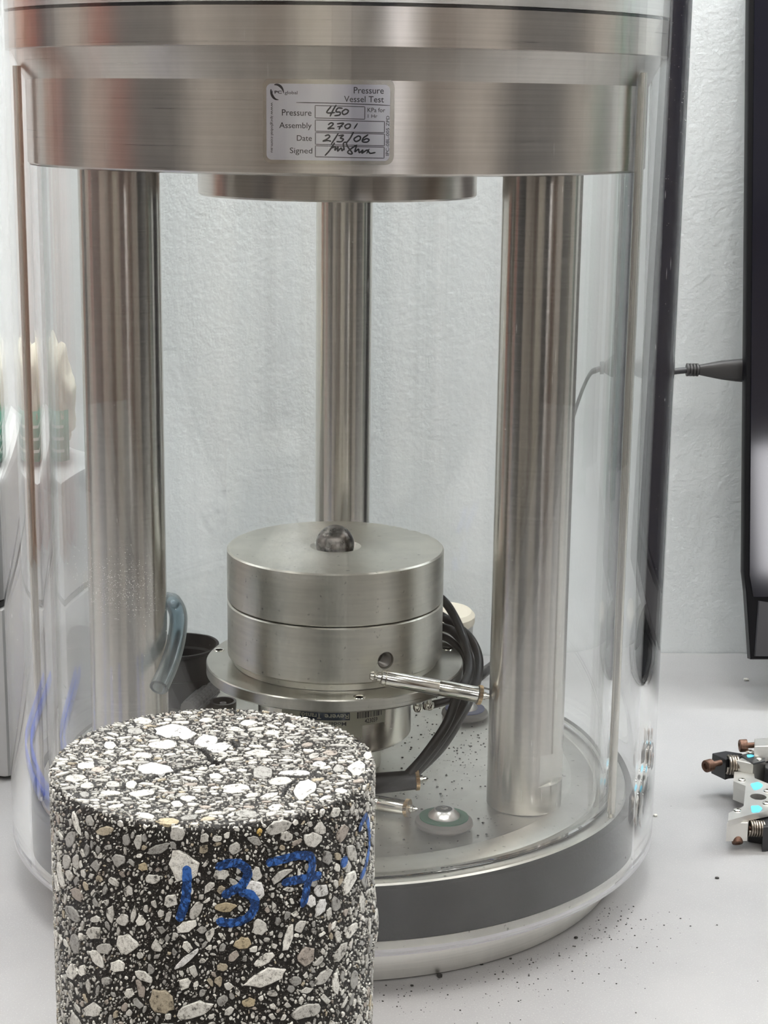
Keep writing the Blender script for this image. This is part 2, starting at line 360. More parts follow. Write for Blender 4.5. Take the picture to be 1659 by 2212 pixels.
lathe('cap_plate', [(0, 383.6), (141.4, 383.6), (141.4, 430), (0, 430)], (0, 0, 0), CAPM, cell, 256)
lathe('piston_disc', [(0, 309.6), (60.4, 309.6), (61.2, 310.4), (61.2, 322.8), (0, 322.8)], (0, 0, 0), STEEL, cell, 160)
def column(x, y, r, flat=None):
    if not flat:
        return lathe('column', [(0, 46.2), (r-0.3, 46.2), (r, 46.6), (r, 322.8), (0, 322.8)], (x, y, 0), COLM, cell, 96)
    zs = [46.2, 46.6, flat[0], flat[0]+0.15, flat[1]-0.15, flat[1], 322.8]; g = G().lathe([(0, 46.2)]+[(r-0.3 if i == 0 else r, z) for i, z in enumerate(zs)]+[(0, 322.8)], (x, y, 0), 192)
    n = np.array(flat[2], float); n /= np.linalg.norm(n); V = []
    for p in g.v:
        if flat[0]+0.1 < p[2] < flat[1]-0.1:
            q = (p[0]-x)*n[0]+(p[1]-y)*n[1]
            if q > flat[3]: p = (p[0]-n[0]*(q-flat[3]), p[1]-n[1]*(q-flat[3]), p[2])
        V.append(p)
    return obj('column', V, g.f, COLM, cell, ang=15)
column(-88.3, -50, 16.1)
column(83.4, -50, 16.1, (59.5, 74.0, (0.72, -0.69), 13.6))
column(3.5, 99, 14.3)
for (x, y, zb, zt) in ((118.3, -68.0, 46.1, 362.0), (-128.2, -49.5, 46.1, 362.0)):
    r = lathe('tie_rod', [(0, zb+2), (1.55, zb+2), (1.55, zt), (0, zt)], (x, y, 0), RODM, cell, 24)
    th = [(0, zb)]
    for i in range(8): th += [(1.35, zb+i*0.27), (1.0, zb+i*0.27+0.13)]
    lathe('rod_thread', th+[(0, zb+2.1)], (x, y, 0), CHROME, r, 20)
def tube_dust():
    g = G(); A = math.atan2(-1, 0)
    def fleck(b, z, w, h):
        a = -math.pi/2+b; R = RO+0.05; e1 = np.array((-math.sin(a), math.cos(a), 0)); e0 = np.array((math.cos(a), math.sin(a), 0)); c = e0*R+np.array((0, 0, z)); k = np.array((0, 0, 1.))
        g.add([c-e1*w, c+e1*w*0.6-k*h, c+e1*w, c+k*h, c+e0*0.05], [[0, 1, 4], [1, 2, 4], [2, 3, 4], [3, 0, 4]])
    for i in range(420): fleck(random.uniform(-1.5, 1.5), random.uniform(70, 430), random.uniform(0.06, 0.16), random.uniform(0.06, 0.16))
    for i in range(120): fleck(random.uniform(0.8, 1.4), random.uniform(300, 430), random.uniform(0.07, 0.16), random.uniform(0.07, 0.16))
    for i in range(430):     # the scuffed patch in front of the left column
        fleck(random.gauss(-0.60, 0.085), random.gauss(164, 7), random.uniform(0.06, 0.22), random.uniform(0.06, 0.2))
    for i in range(70): fleck(random.uniform(-1.2, 1.2), random.uniform(70, 400), random.uniform(0.03, 0.05), random.uniform(0.8, 3.5))
    tag(g.make('tube_dust', mat('pale_dust_flecks', (0.75, 0.74, 0.7), 0.8), cell, smooth=False), kind='stuff')
tube_dust()
# --- test sticker on the top plate; layout units are 1/31.6 mm, u to the right, v down
A0 = math.atan2(-133.5, -3.6)
def stick3(u, v, h=0.0):
    R = 133.72+h; a = A0+((u-825)/31.6)/133.6
    return (R*math.cos(a), R*math.sin(a), 341.9-(v-565)/31.6)
def rrect(u0, v0, u1, v1, r, k=6):
    P = []
    for cx, cy, a in ((u1-r, v0+r, -90), (u1-r, v1-r, 0), (u0+r, v1-r, 90), (u0+r, v0+r, 180)):
        for i in range(k+1):
            t = math.radians(a+90*i/k); P.append((cx+r*math.cos(t), cy+r*math.sin(t)))
    return P
def patch(name, u0, v0, u1, v1, r, f3, material, parent, h=0.08, cols=24):
    # rounded rectangle laid on a curved surface, with real thickness
    us = sorted(set([u0+r*(1-math.cos(math.radians(a))) for a in (0, 18, 36, 54, 72, 90)]+[u1-r*(1-math.cos(math.radians(a))) for a in (0, 18, 36, 54, 72, 90)]+list(np.linspace(u0+r, u1-r, cols))))
    def dv(u):
        d = max(0, (u0+r)-u, u-(u1-r)); return r-math.sqrt(max(0, r*r-d*d))
    T = [f3(u, v0+dv(u), h) for u in us]; B = [f3(u, v1-dv(u), h) for u in us]
    T0 = [f3(u, v0+dv(u), 0) for u in us]; B0 = [f3(u, v1-dv(u), 0) for u in us]; n = len(us)
    Fc = []
    for i in range(n-1):
        Fc += [[i, i+1, n+i+1, n+i], [i, 2*n+i, 2*n+i+1, i+1], [n+i, n+i+1, 3*n+i+1, 3*n+i]]
    Fc += [[0, n, 3*n, 2*n], [n-1, 2*n-1, 4*n-1, 3*n-1]]
    return obj(name, T+B+T0+B0, Fc, material, parent, smooth=False)
mg = patch('sticker_margin', 85, 75, 1575, 1035, 95, lambda u, v, h: stick3(u, v, h-0.08), FILM, cell, 0.05)
st = patch('test_sticker', 128, 140, 1522, 992, 60, stick3, STICK, cell, 0.06)
st['label'] = 'silver sticker with test record printed in dark type and filled in by pen'
def s3(u, v, h=0.0): return stick3(u, v, 0.07+h)
for s, b in (('Pressure', (1112, 168, 1450, 240)), ('Vessel Test', (1004, 268, 1452, 336)), ('Pressure', (306, 425, 640, 495)), ('Assembly', (275, 570, 642, 655)),
             ('Date', (475, 712, 645, 775)), ('Signed', (395, 852, 650, 935)), ('KPa for', (1268, 396, 1468, 445)), ('1 Hr', (1272, 470, 1380, 508)), ('global', (338, 220, 482, 268))):
    text('lettering', s, b, s3, PRINT, st, weight=0.004)
text('lettering', 'PC', (222, 218, 305, 252), s3, PRINT, st, weight=0.03); text('lettering', 'I', (193, 218, 200, 250), s3, PRINT, st)
text('lettering', 'www.ipcglobal.com.au', (170, 350, 208, 910), s3, PRINT, st, rot=-90, weight=0.004)
text('lettering', 'IPC-08L-005 ZPD', (1480, 484, 1518, 930), s3, PRINT, st, rot=90, weight=0.004)
g = G()   # emblem: two crescents
for a0, a1, fl in ((-115, 10, 0), (75, 200, 0)):
    k = 18; O = []; I = []
    for i in range(k+1):
        t = i/k; a = math.radians(a0+(a1-a0)*t); w = 26*math.sin(math.pi*min(1, max(0.0, t*0.85+(0.12 if a0 < 0 else 0.03))))+2
        O.append((250+78*math.cos(a), 233+92*math.sin(a))); I.append((250+(78-w)*math.cos(a), 233+(92-w)*math.sin(a)))
    V = [s3(*p, 0.05) for p in O]+[s3(*p, 0.05) for p in I]; g.add(V, [[i, i+1, k+1+i+1, k+1+i] for i in range(k)])
g.make('emblem', PRINT, st, smooth=False)
g = G()
ribbon(g, [(470, 347), (1000, 353), (1520, 368)], 9, s3, 0.05)
for u0, v0, u1, v1 in ((680, 378, 1238, 520), (682, 540, 1462, 668), (684, 680, 1464, 815), (684, 828, 1462, 955)):
    for P in ([(u0, v0), (u1, v0+8)], [(u1, v0+8), (u1, v1+5)], [(u0, v1-3), (u1, v1+5)], [(u0, v0), (u0, v1-3)]): ribbon(g, P, 8, s3, 0.05, smooth=False)
g.make('printed_frames', PRINT, st, smooth=False)
g = G()
HW = [[(860, 385), (812, 455), (900, 455)], [(915, 372), (880, 430), (850, 495)], [(985, 405), (935, 405), (915, 445), (960, 450), (955, 480), (900, 490)], [(1020, 415), (985, 445), (1000, 475), (1040, 460), (1052, 430), (1020, 415)],
      [(830, 590), (860, 570), (885, 580), (860, 610), (825, 635), (870, 630), (895, 632)], [(930, 580), (1000, 572), (970, 605), (950, 640)], [(935, 612), (985, 608)], [(1045, 580), (1015, 605), (1035, 632), (1070, 615), (1075, 585), (1045, 580)], [(1155, 575), (1120, 630)],
      [(795, 715), (830, 705), (845, 725), (810, 755), (770, 775), (820, 768), (858, 775)], [(940, 690), (905, 745), (865, 805)], [(945, 712), (1000, 706), (965, 738), (1000, 750), (975, 778), (925, 778)], [(1112, 672), (1075, 740), (1035, 790)],
      [(1165, 712), (1120, 745), (1140, 775), (1185, 755), (1190, 722), (1165, 712)], [(1275, 700), (1225, 735), (1215, 775), (1265, 780), (1290, 755), (1260, 742), (1225, 760)],
      [(795, 935), (840, 885), (890, 810), (900, 795)], [(870, 850), (910, 835), (905, 875), (940, 840), (935, 885), (975, 850), (985, 880), (1010, 850)], [(1010, 870), (1000, 800), (1030, 785), (1045, 830), (1100, 905), (1070, 915), (1050, 890), (1110, 840), (1150, 815)],
      [(1150, 815), (1130, 890), (1170, 860), (1180, 900), (1220, 870), (1210, 905), (1270, 870), (1300, 905), (1360, 897)], [(1290, 860), (1265, 905)]]
for P in HW: ribbon(g, P, 17, s3, 0.08)
g.make('handwriting', INK, st, smooth=False)['label'] = 'black pen entries 450, 2701, 2/3/06 and a signature'
# ================================================================== LOAD CELL, PLATENS, BALL
lc = thing('load_cell', (0, 0, 46.2), 'round steel load cell with wide flange and paper label inside the clear cell', 'load cell')
lathe('pedestal', [(0, 46.2), (22, 46.2), (22, 62), (0, 62)], (0, 0, 0), PLAT, lc, 64)
lathe('body', [(0, 62), (34.5, 62), (36, 63.5), (36, 91), (0, 91)], (0, 0, 0), COLM, lc, 128)
fg = G().lathe([(0, 91.2), (59.2, 91.2), (60, 92), (60, 96.6), (59.5, 97.1), (0, 97.1)], (0, 0, 0), 160).make('flange', metal('satin_flange_steel', (0.62, 0.61, 0.56), 0.3, 0.7, (14, 14, 900), 0.1, 0.04, 0.3), lc)
HOLE = mat('hole_shade_black', (0.01, 0.01, 0.01), 0.8)
for hx, hy in ((10.6, -55.5), (-55.2, 12.0), (40, -40), (54, 15)):
    h = lathe('bolt_hole', [(1.7, 97.15), (2.5, 97.35), (2.7, 97.12)], (hx, hy, 0), CHROME, lc, 24)
    lathe('hole_shadow', [(0, 97.14), (1.75, 97.16)], (hx, hy, 0), HOLE, h, 20)  # hole is not cut: a flat black disc paints its shade
def lc3(u, v, h=0.0):   # u: mm around from the front, v: z
    R = 36.08+h; a = math.radians(-90)+u/36.0
    return (R*math.cos(a), R*math.sin(a), v)
def l3(u, v, h=0.0): return lc3(u, v, 0.07+h)
lb = patch('paper_label', -26, 90.8, 24.5, 76.2, 1.5, lambda u, v, h: lc3(u, v, h), CREAM, lc, 0.06, 30)
patch('paper_label', -26, 76.15, 12.6, 71.2, 1.5, lambda u, v, h: lc3(u, v, h), CREAM, lc, 0.06, 30)
patch('blue_print_band', -16, 88, 6.8, 79.4, 0.3, l3, NAVY, lb, 0.02)
text('lettering', 'Revere', (-4.5, 82.4, 6.4, 80.0), lambda u, v, h=0: l3(u, v, h+0.03), CREAM, lb, rot=180, weight=0.02)
text('lettering', 'Transducers', (-22, 82.4, -6.0, 80.0), lambda u, v, h=0: l3(u, v, h+0.03), CREAM, lb, rot=180, weight=0.02)
text('lettering', 'Model', (-2.4, 78.7, 5.2, 76.8), l3, PRINT, lb, rot=180, weight=0.01)
text('lettering', '423059', (13.8, 79.3, 20.2, 77.2), l3, PRINT, lb, weight=0.01)
g = G(); u = 10.5
while u < 23.2:
    w = random.choice((0.25, 0.4, 0.7)); ribbon(g, [(u, 88), (u, 79.8)], w, l3, 0.02, smooth=False, caps=False); u += w+random.choice((0.3, 0.45, 0.7))
g.make('barcode_bars', PRINT, lb, smooth=False)
for px, py, Y in ((926, 1517, -22), (902, 1521, -26)):
    p = ony(px, py, Y); lathe('bolt', [(0, -2.2), (1.6, -1.9), (2.3, -0.6), (2.3, 1.2), (1.2, 1.3), (1.2, 4.0), (0, 4)], p, CHROME, lc, 24)
up = thing('upper_platen', (0, 0, 126.6), 'thick round metal loading platen with a socket, topmost of the stack inside the cell', 'platen', 'loading platens')
# a chipped rim toward the back right
g = G().lathe([(0, 127.0), (49.4, 127.0), (50, 127.6), (50, 150.2), (49.3, 150.9), (11.8, 150.9), (9.2, 146.5), (5, 143.0), (0, 142.5)], (0, 0, 0), 200)
V = []
for p in g.v:
    a = math.degrees(math.atan2(p[1], p[0])); q = math.hypot(p[0], p[1])
    if q > 49 and p[2] > 149.5 and 15 < a < 75:
        s = 1-0.022*abs(math.sin(a*0.35)+0.6*math.sin(a*0.9+1))*math.exp(-((a-42)/16)**2); p = (p[0]*s, p[1]*s, p[2]-9*(1-s))
    V.append(p)
obj('platen_body', V, g.f, PLAT, up)
lp = thing('lower_platen', (0, 0, 97.3), 'thick round metal platen with a threaded side hole, lower of the stack', 'platen', 'loading platens')
tmp = G().lathe([(0, 97.3), (47.5, 97.3), (47.5, 100.2), (49.2, 100.6), (50, 101.4), (50, 125.8), (49.3, 126.4), (0, 126.4)], (0, 0, 0), 200).make('platen_body', PLAT, lp)
ha = math.atan2(-44.8, 22.2); hd = np.array((math.cos(ha), math.sin(ha), 0)); hc = np.array((0, 0, 110.4))
cut = G().lathe([(0, 40), (3.9, 40), (3.9, 55), (0, 55)], hc, 48, hd).make('cutter', None)
bm_ = tmp.modifiers.new('b', 'BOOLEAN'); bm_.object = cut; bm_.operation = 'DIFFERENCE'; bm_.solver = 'EXACT'
# cutter lives in world coordinates, so bring it into the platen's frame through its own matrix
bpy.context.view_layer.update()
nm = bpy.data.meshes.new_from_object(tmp.evaluated_get(bpy.context.evaluated_depsgraph_get()))
tmp.modifiers.clear(); nm.materials.clear(); nm.materials.append(PLAT); tmp.data = nm; bpy.data.objects.remove(cut)
nm.polygons.foreach_set('use_smooth', [True]*len(nm.polygons)); nm.set_sharp_from_angle(angle=math.radians(35))
th = []
for i in range(13): th += [(3.85, 41+i*0.65), (3.25, 41.32+i*0.65)]
lathe('screw_thread', th, hc, metal('thread_steel', (0.22, 0.21, 0.20), 0.3, 0, (50, 50, 50)), lp, 48, hd)
ball = thing('steel_ball', (-0.3, 0, 142.8), 'dark tarnished steel ball resting in the socket of the upper platen', 'ball')
bpts = [(8.9*math.sin(math.pi*i/24), 8.9*-math.cos(math.pi*i/24)) for i in range(25)]
bpts[0] = (0, -8.9); bpts[-1] = (0, 8.9)
lathe('ball_body', bpts, (-0.3, 0, 151.75), DKST, ball, 64)
# ================================================================== DISPLACEMENT SENSORS
def sensor(name, a, b, r, label, sleeve=False):
    a = np.array(a, float); b = np.array(b, float); d = b-a; L = np.linalg.norm(d); d /= L
    t = thing(name, tuple((a+b)/2-np.array((0, 0, r))), label, 'sensor', 'displacement sensors inside the cell')
    rr = lambda P: [(q, h) for q, h in P]
    if not sleeve:
        lathe('barrel', rr([(0, 5), (r*0.86, 5), (r*0.98, 5.3), (r*0.98, 6.6), (r*0.9, 6.9), (r, 7.2), (r, L*0.56), (r*0.975, L*0.563), (r*0.975, L*0.57), (r, L*0.573), (r, L-6.0), (r*0.93, L-5.8), (0, L-5.8)]), a, CHROME, t, 48, d)
        lathe('end_tip', rr([(0, 0), (r*0.45, 0.3), (r*0.62, 1.6), (r*0.35, 2.6), (r*0.35, 3.2), (r*0.6, 3.4), (r*0.6, 4.9), (0, 4.95)]), a, CHROME, t, 24, d)
    else:
        lathe('barrel', rr([(0, 0), (r, 0), (r, 6), (0, 6)]), a, CHROME, t, 48, d)
        lathe('rubber_boot', rr([(0, 6.1), (r*1.16, 6.1), (r*1.2, 8), (r*1.12, L-5.9), (0, L-5.8)]), a, CABLE, t, 40, d)
    g = G(); n = 40; R1, R0 = r*1.22, r*1.12      # knurled ring: toothed rim
    ax = d; tt = np.array((0, 0, 1.)); e1 = np.cross(ax, tt); e1 /= np.linalg.norm(e1); e2 = np.cross(ax, e1)
    V = []
    for h in (L-5.6, L-4.0):
        for i in range(2*n):
            an = math.pi*i/n; q = R1 if i % 2 else R0; V.append(a+ax*h+q*(e1*math.cos(an)+e2*math.sin(an)))
    Fc = [list(range(2*n))[::-1], list(range(2*n, 4*n))]+[[i, (i+1) % (2*n), 2*n+(i+1) % (2*n), 2*n+i] for i in range(2*n)]
    G().add(V, Fc).make('knurled_ring', BRASS, t, smooth=False)
    lathe('plunger', rr([(0, L-3.9), (r*0.5, L-3.9), (r*0.5, L-2.2), (r*0.3, L-1.9), (r*0.33, L-0.8), (r*0.2, L-0.1), (0, L)]), a, CHROME, t, 24, d)
    return t
sensor('displacement_sensor', ony(797, 1452, -57), ony(1054, 1498, -53), 3.55, 'shiny chrome displacement sensor lying across the load cell flange toward the right column')
sensor('displacement_sensor', ony(770, 1688, -52), ony(921, 1674, -48), 3.9, 'displacement sensor with a black rubber boot below the load cell', True)
sensor('displacement_sensor', (-2, -51, 49.9), (36.0, -67.5, 49.9), 3.3, 'dull metal displacement sensor with a rusty ring lying flat on the cell floor')
# printing on the chrome barrel is tiny: a few etched marks
# ================================================================== SMALL THINGS ON THE CELL FLOOR
def pad(x, y, gm, label, sc=1.0):
    t = thing('spacer_pad', (x, y, 46.2), label, 'spacer', 'round spacer pads')
    lathe('pad_base', [(0, 46.95), (11.2, 46.95), (12.3, 48.0), (12.0, 49.4), (10.4, 50.6), (0, 50.6)], (x, y, 0), PADM, t, 64)
    lathe('gasket', [(5.0, 50.7), (10.3, 50.7), (10.3, 51.2), (5.0, 51.3)], (x, y, 0), gm, t, 64, closed=True)
    lathe('metal_cup', [(0, 50.7), (6.3, 50.7), (6.7, 51.2), (6.6, 51.9), (4.3, 54.4), (3.6, 54.5), (3.1, 52.6), (2.0, 51.9), (1.9, 53.2), (1.2, 53.4), (0, 53.2)], (x, y, 0), metal('pale_cup_aluminium', (0.82, 0.81, 0.79), 0.3, 0, (40, 40, 40)), t, 64)
    lathe('recess_shade', [(0, 54.52), (3.4, 54.56), (3.45, 54.5)], (x, y, 0), mat('recess_shade_dark', (0.06, 0.06, 0.058), 0.5), t, 40)  # flat dark disc over the cup, the recess's shade put into its colour
    lathe('centre_pin', [(0, 54.57), (1.5, 54.57), (1.5, 54.9), (1.1, 55.0), (0, 54.8)], (x, y, 0), CHROME, t, 24)
pad(46.4, -77.5, GREENM, 'round grey spacer pad with green gasket at the front of the cell floor')
pad(67.5, 62, BLUEG, 'round grey spacer pad with violet blue gasket near the back of the floor')
# ring cup at back left
t = thing('plastic_cup', (-84, 92, 46.2), 'open dark grey plastic cup beside the left column inside the cell', 'cup')
lathe('cup_wall', [(0, 46.3), (19, 46.3), (19.2, 46.8), (19.6, 60), (20.4, 60.4), (20.4, 62), (21.5, 73), (22.2, 73.6), (22.2, 74.8), (20.6, 74.9), (20.2, 68), (18.9, 67), (18.2, 49), (0, 48.5)], (-84, 92, 0), GREYP, t, 80)
# clear hose beside left column
t = thing('clear_hose', (-73, -75, 105), 'short open-ended bluish clear hose hanging beside the left column', 'hose')
hp = spline([(-84, -24, 132), ony(366, 1292, -26), ony(378, 1298, -34), ony(389, 1325, -42), ony(386, 1375, -52), ony(374, 1425, -64), ony(353, 1478, -77)], 8)
g = G().tube(hp, 3.9, 24, False); n0 = len(g.v); g2 = G().tube(hp, 2.7, 24, False)
nf = len(hp)*24; g.add(g2.v, [f[::-1] for f in g2.f])
for e in (0, len(hp)-1):
    for j in range(24):
        q = (j+1) % 24; g.f.append([e*24+j, e*24+q, nf+e*24+q, nf+e*24+j])
g.make('hose_wall', HOSEM, t)
# ribbed connector + loose grey cup lying on the floor
a = onz(400, 1528, 50); b = onz(455, 1478, 53)
t = thing('ribbed_connector', tuple(a-np.array((0, 0, 4))), 'small ribbed translucent grey connector lying on the cell floor', 'connector')
P = [(0, 0), (4.2, 0)]; L = np.linalg.norm(b-a)
k = 9
for i in range(k): P += [(4.6, L*(i+0.15)/k), (4.6, L*(i+0.6)/k), (4.1, L*(i+0.7)/k), (4.1, L*(i+0.95)/k)]
lathe('ribbed_body', P+[(3, L), (0, L)], a, RIBM, t, 40, b-a)
for i in range(14):
    an = 2*math.pi*i/14; dd = (b-a)/L; e1 = np.cross(dd, (0, 0, 1)); e1 /= np.linalg.norm(e1); e2 = np.cross(dd, e1)
    o = 4.6*(e1*math.cos(an)+e2*math.sin(an)); G().tube([a+o+dd*1, a+o+dd*(L-1)], 0.4, 6).make('rib', RIBM, t)
t = thing('small_cap', (-58, 8, 46.2), 'small dark grey cap with a lip next to the ribbed connector', 'cap')
c = onz(478, 1518, 51); ORG[t.name] = c-np.array((0, 0, 4.8)); t.location = ORG[t.name]*MM
lathe('cap_body', [(0, -4.6), (6.4, -4.6), (6.9, 0), (6.9, 2.5), (5.6, 2.6), (5.2, -2), (0, -2.6)], c, mat('smoky_plastic', (0.16, 0.155, 0.15), 0.3), t, 48)
lathe('cap_spout', [(0, -2.5), (1.7, -2.5), (1.7, 1.6), (1.0, 1.7), (0, 0.5)], c, RIBM, t, 20)
# black cables from the load cell
def cable(name, P, r, label, cat='cable', group=None, m=CABLE, k=8):
    P = [np.array(p, float) for p in P]
    t = thing(name, tuple(P[-1]), label, cat, group); G().tube(spline(P, k), r, 16).make('jacket', m, t); return t
CG = 'black sensor cables inside the cell'
cable('sensor_cable', [(40, 37, 122), ony(955, 1288, 24), ony(985, 1330, 16), ony(1006, 1385, 1), ony(1014, 1440, -17), ony(985, 1500, -35), ony(960, 1560, -42), ony(915, 1625, -46), ony(880, 1664, -50)], 2.1, 'black cable arching out highest from behind the platens down to the booted sensor', group=CG)
cable('sensor_cable', [(45, 34, 110), ony(955, 1325, 36), ony(985, 1345, 35), ony(1020, 1375, 30), ony(1037, 1420, 20), ony(1028, 1475, 3), ony(998, 1535, -17), ony(954, 1605, -24), ony(898, 1660, -36)], 2.2, 'black cable bulging farthest right beside the platens', group=CG)
cable('sensor_cable', [(46, 27, 106), ony(953, 1348, 28), ony(980, 1358, 24), ony(1006, 1390, 14), ony(1018, 1440, -3), ony(1004, 1500, -25), ony(972, 1560, -33), ony(926, 1625, -38), ony(884, 1672, -47)], 2.1, 'black cable running in the middle of the bundle beside the platens', group=CG)
cable('sensor_cable', [ony(1060, 1440, 20), ony(1045, 1452, 14), ony(1015, 1475, 2), ony(975, 1503, -4), ony(940, 1514, -12), ony(916, 1518, -15)], 1.9, 'black cable running low from behind the right column to the load cell bolts', group=CG)
cable('sensor_cable', [ony(945, 1365, 30), ony(975, 1378, 24), ony(1000, 1405, 14), ony(1008, 1432, 9), ony(1006, 1452, 8)], 1.7, 'thin black cable curling over the load cell flange', group=CG)
# grit on the cell floor
def pebbles(name, spots, material, label=None, cat=None, kind='stuff', parent=None, z=0.0):
    g = G()
    for x, y, s in spots:
        bm = bmesh.new(); bmesh.ops.create_icosphere(bm, subdivisions=1, radius=1)
        q = [(x+v.co.x*s*(0.8+0.4*random.random()), y+v.co.y*s*(0.8+0.4*random.random()), z+s*0.45+v.co.z*s*0.5) for v in bm.verts]
        bm.verts.index_update(); g.add(q, [[v.index for v in f.verts] for f in bm.faces]); bm.free()
    o = g.make(name, material, parent, smooth=False)
    return tag(o, label, cat, kind=kind)
GRIT = mat('black_grit', (0.03, 0.028, 0.026), 0.7); PALEG = mat('pale_grit', (0.6, 0.59, 0.54), 0.8)
sp = []
for i in range(330):
    r = 108*math.sqrt(random.random()); a = random.uniform(-1.9, 1.2); x, y = r*math.cos(a), r*math.sin(a)
    if math.hypot(x, y) > 24 and math.hypot(x-83.4, y+50) > 18 and math.hypot(x-3.5, y-99) > 16 and math.hypot(x-46, y+77) > 14: sp.append((x, y, random.choice((0.18, 0.25, 0.3, 0.45, 0.6))))
for i in range(150):
    x = random.gauss(62, 16); y = random.gauss(10, 22)
    if 38 < math.hypot(x, y) < 105 and math.hypot(x-83.4, y+50) > 18: sp.append((x, y, random.choice((0.2, 0.3, 0.5))))
pebbles('floor_grit', sp, GRIT, 'dark grit scattered over the metal floor of the clear cell', 'grit', z=46.0)
# ================================================================== ASPHALT CORE
CX, CY, CR, CTOP = -37.3, -275.0, 50.0, 150.0
core = thing('asphalt_core', (CX, CY, 0), 'black and white asphalt core marked in blue, standing in front of the cell', 'asphalt core')
FRONT = math.atan2(-DIST-CY, 0-CX)    # azimuth towards the viewer side
RES = 0.14
UW, UHH = 2*math.pi*CR, CTOP
side_occ = np.zeros((int(UHH/RES)+2, int(UW/RES)+2), bool)
top_occ = np.zeros((int(2*CR/RES)+4, int(2*CR/RES)+4), bool)
def wrap_u(a): return ((a-FRONT+math.pi) % (2*math.pi))*CR      # front sits in the middle of the unrolled strip
def side3(u, v, h=0.0):
    a = u/CR-math.pi+FRONT; bu = 1.6*math.exp(-(((a-FRONT+math.pi) % (2*math.pi)-math.pi-1.40)/0.13)**2-((v-98)/9)**2)
    R = CR+h+bu; return (CX+R*math.cos(a), CY+R*math.sin(a), v)
def top3(u, v, h=0.0): return (CX-CR+u, CY-CR+v, CTOP+h)
def inpoly(poly, occ, margin=0.0, test=True):
    P = np.array(poly); c = P.mean(0)
    Q = c+(P-c)*(1+margin/np.maximum(np.linalg.norm(P-c, axis=1), 1e-3))[:, None]
    lo = np.floor(Q.min(0)/RES).astype(int)-1; hi = np.ceil(Q.max(0)/RES).astype(int)+2
    if lo[0] < 0 or lo[1] < 0 or hi[0] >= occ.shape[1] or hi[1] >= occ.shape[0]: return None
    X, Y = np.meshgrid(np.arange(lo[0], hi[0])*RES, np.arange(lo[1], hi[1])*RES)
    ins = np.ones(X.shape, bool)
    n = len(Q); x1, y1 = Q[:, 0], Q[:, 1]; x2, y2 = np.roll(x1, -1), np.roll(y1, -1)
    for i in range(n): ins &= ((x2[i]-x1[i])*(Y-y1[i])-(y2[i]-y1[i])*(X-x1[i])) >= 0
    return lo, hi, ins
def hull(P):
    P = sorted(map(tuple, P)); 
    def half(pts):
        h = []
        for p in pts:
            while len(h) > 1 and (h[-1][0]-h[-2][0])*(p[1]-h[-2][1])-(h[-1][1]-h[-2][1])*(p[0]-h[-2][0]) <= 0: h.pop()
            h.append(p)
        return h
    l = half(P); u = half(P[::-1]); return l[:-1]+u[:-1]
def stone_outline(cx, cy, a, b, th, n):
    ph = random.random()*6.28; P = []
    for i in range(n):
        t = ph+2*math.pi*(i+random.uniform(-0.42, 0.42))/n; k = random.uniform(0.74, 1.14)
        x, y = a*k*math.cos(t), b*k*math.sin(t); P.append((cx+x*math.cos(th)-y*math.sin(th), cy+x*math.sin(th)+y*math.cos(th)))
    return hull(P)
STONES = []   # (area, surface, outline, colour, big)
def try_stone(surf, poly, gap, colour, force=False):
    occ = side_occ if surf == 's' else top_occ
    if len(poly) < 4: return False
    P = np.array(poly)
    if surf == 't' and (np.hypot(P[:, 0]-CR, P[:, 1]-CR).max() > CR-0.15): return False
    r = inpoly(poly, occ, gap)
    if r is None: return False
    lo, hi, ins = r; sub = occ[lo[1]:hi[1], lo[0]:hi[0]]
    if (sub & ins).any() and not force: return False
    r = inpoly(poly, occ, 0.0); lo, hi, ins = r; occ[lo[1]:hi[1], lo[0]:hi[0]] |= ins
    x, y = P[:, 0], P[:, 1]; area = 0.5*abs(np.dot(x, np.roll(y, -1))-np.dot(y, np.roll(x, -1)))
    STONES.append((area, surf, poly, colour)); return True
def colour_of(kind=None, bright=None):
    q = random.random()
    if kind == 'tan': c = np.array((0.52, 0.44, 0.30))
    elif kind == 'yel': c = np.array((0.72, 0.50, 0.16))
    elif kind == 'white': c = np.array((0.95, 0.955, 0.965))
    elif q < 0.035: c = np.array((0.50, 0.44, 0.34))
    elif q < 0.09: c = np.array((0.46, 0.41, 0.37))
    elif q < 0.34: c = np.array((0.42, 0.415, 0.40))
    elif q < 0.68: c = np.array((0.64, 0.63, 0.60))
    else: c = np.array((0.86, 0.85, 0.81))
    v = bright if bright else random.uniform(0.82, 1.12)
    return tuple(np.clip(c*v, 0, 0.97))
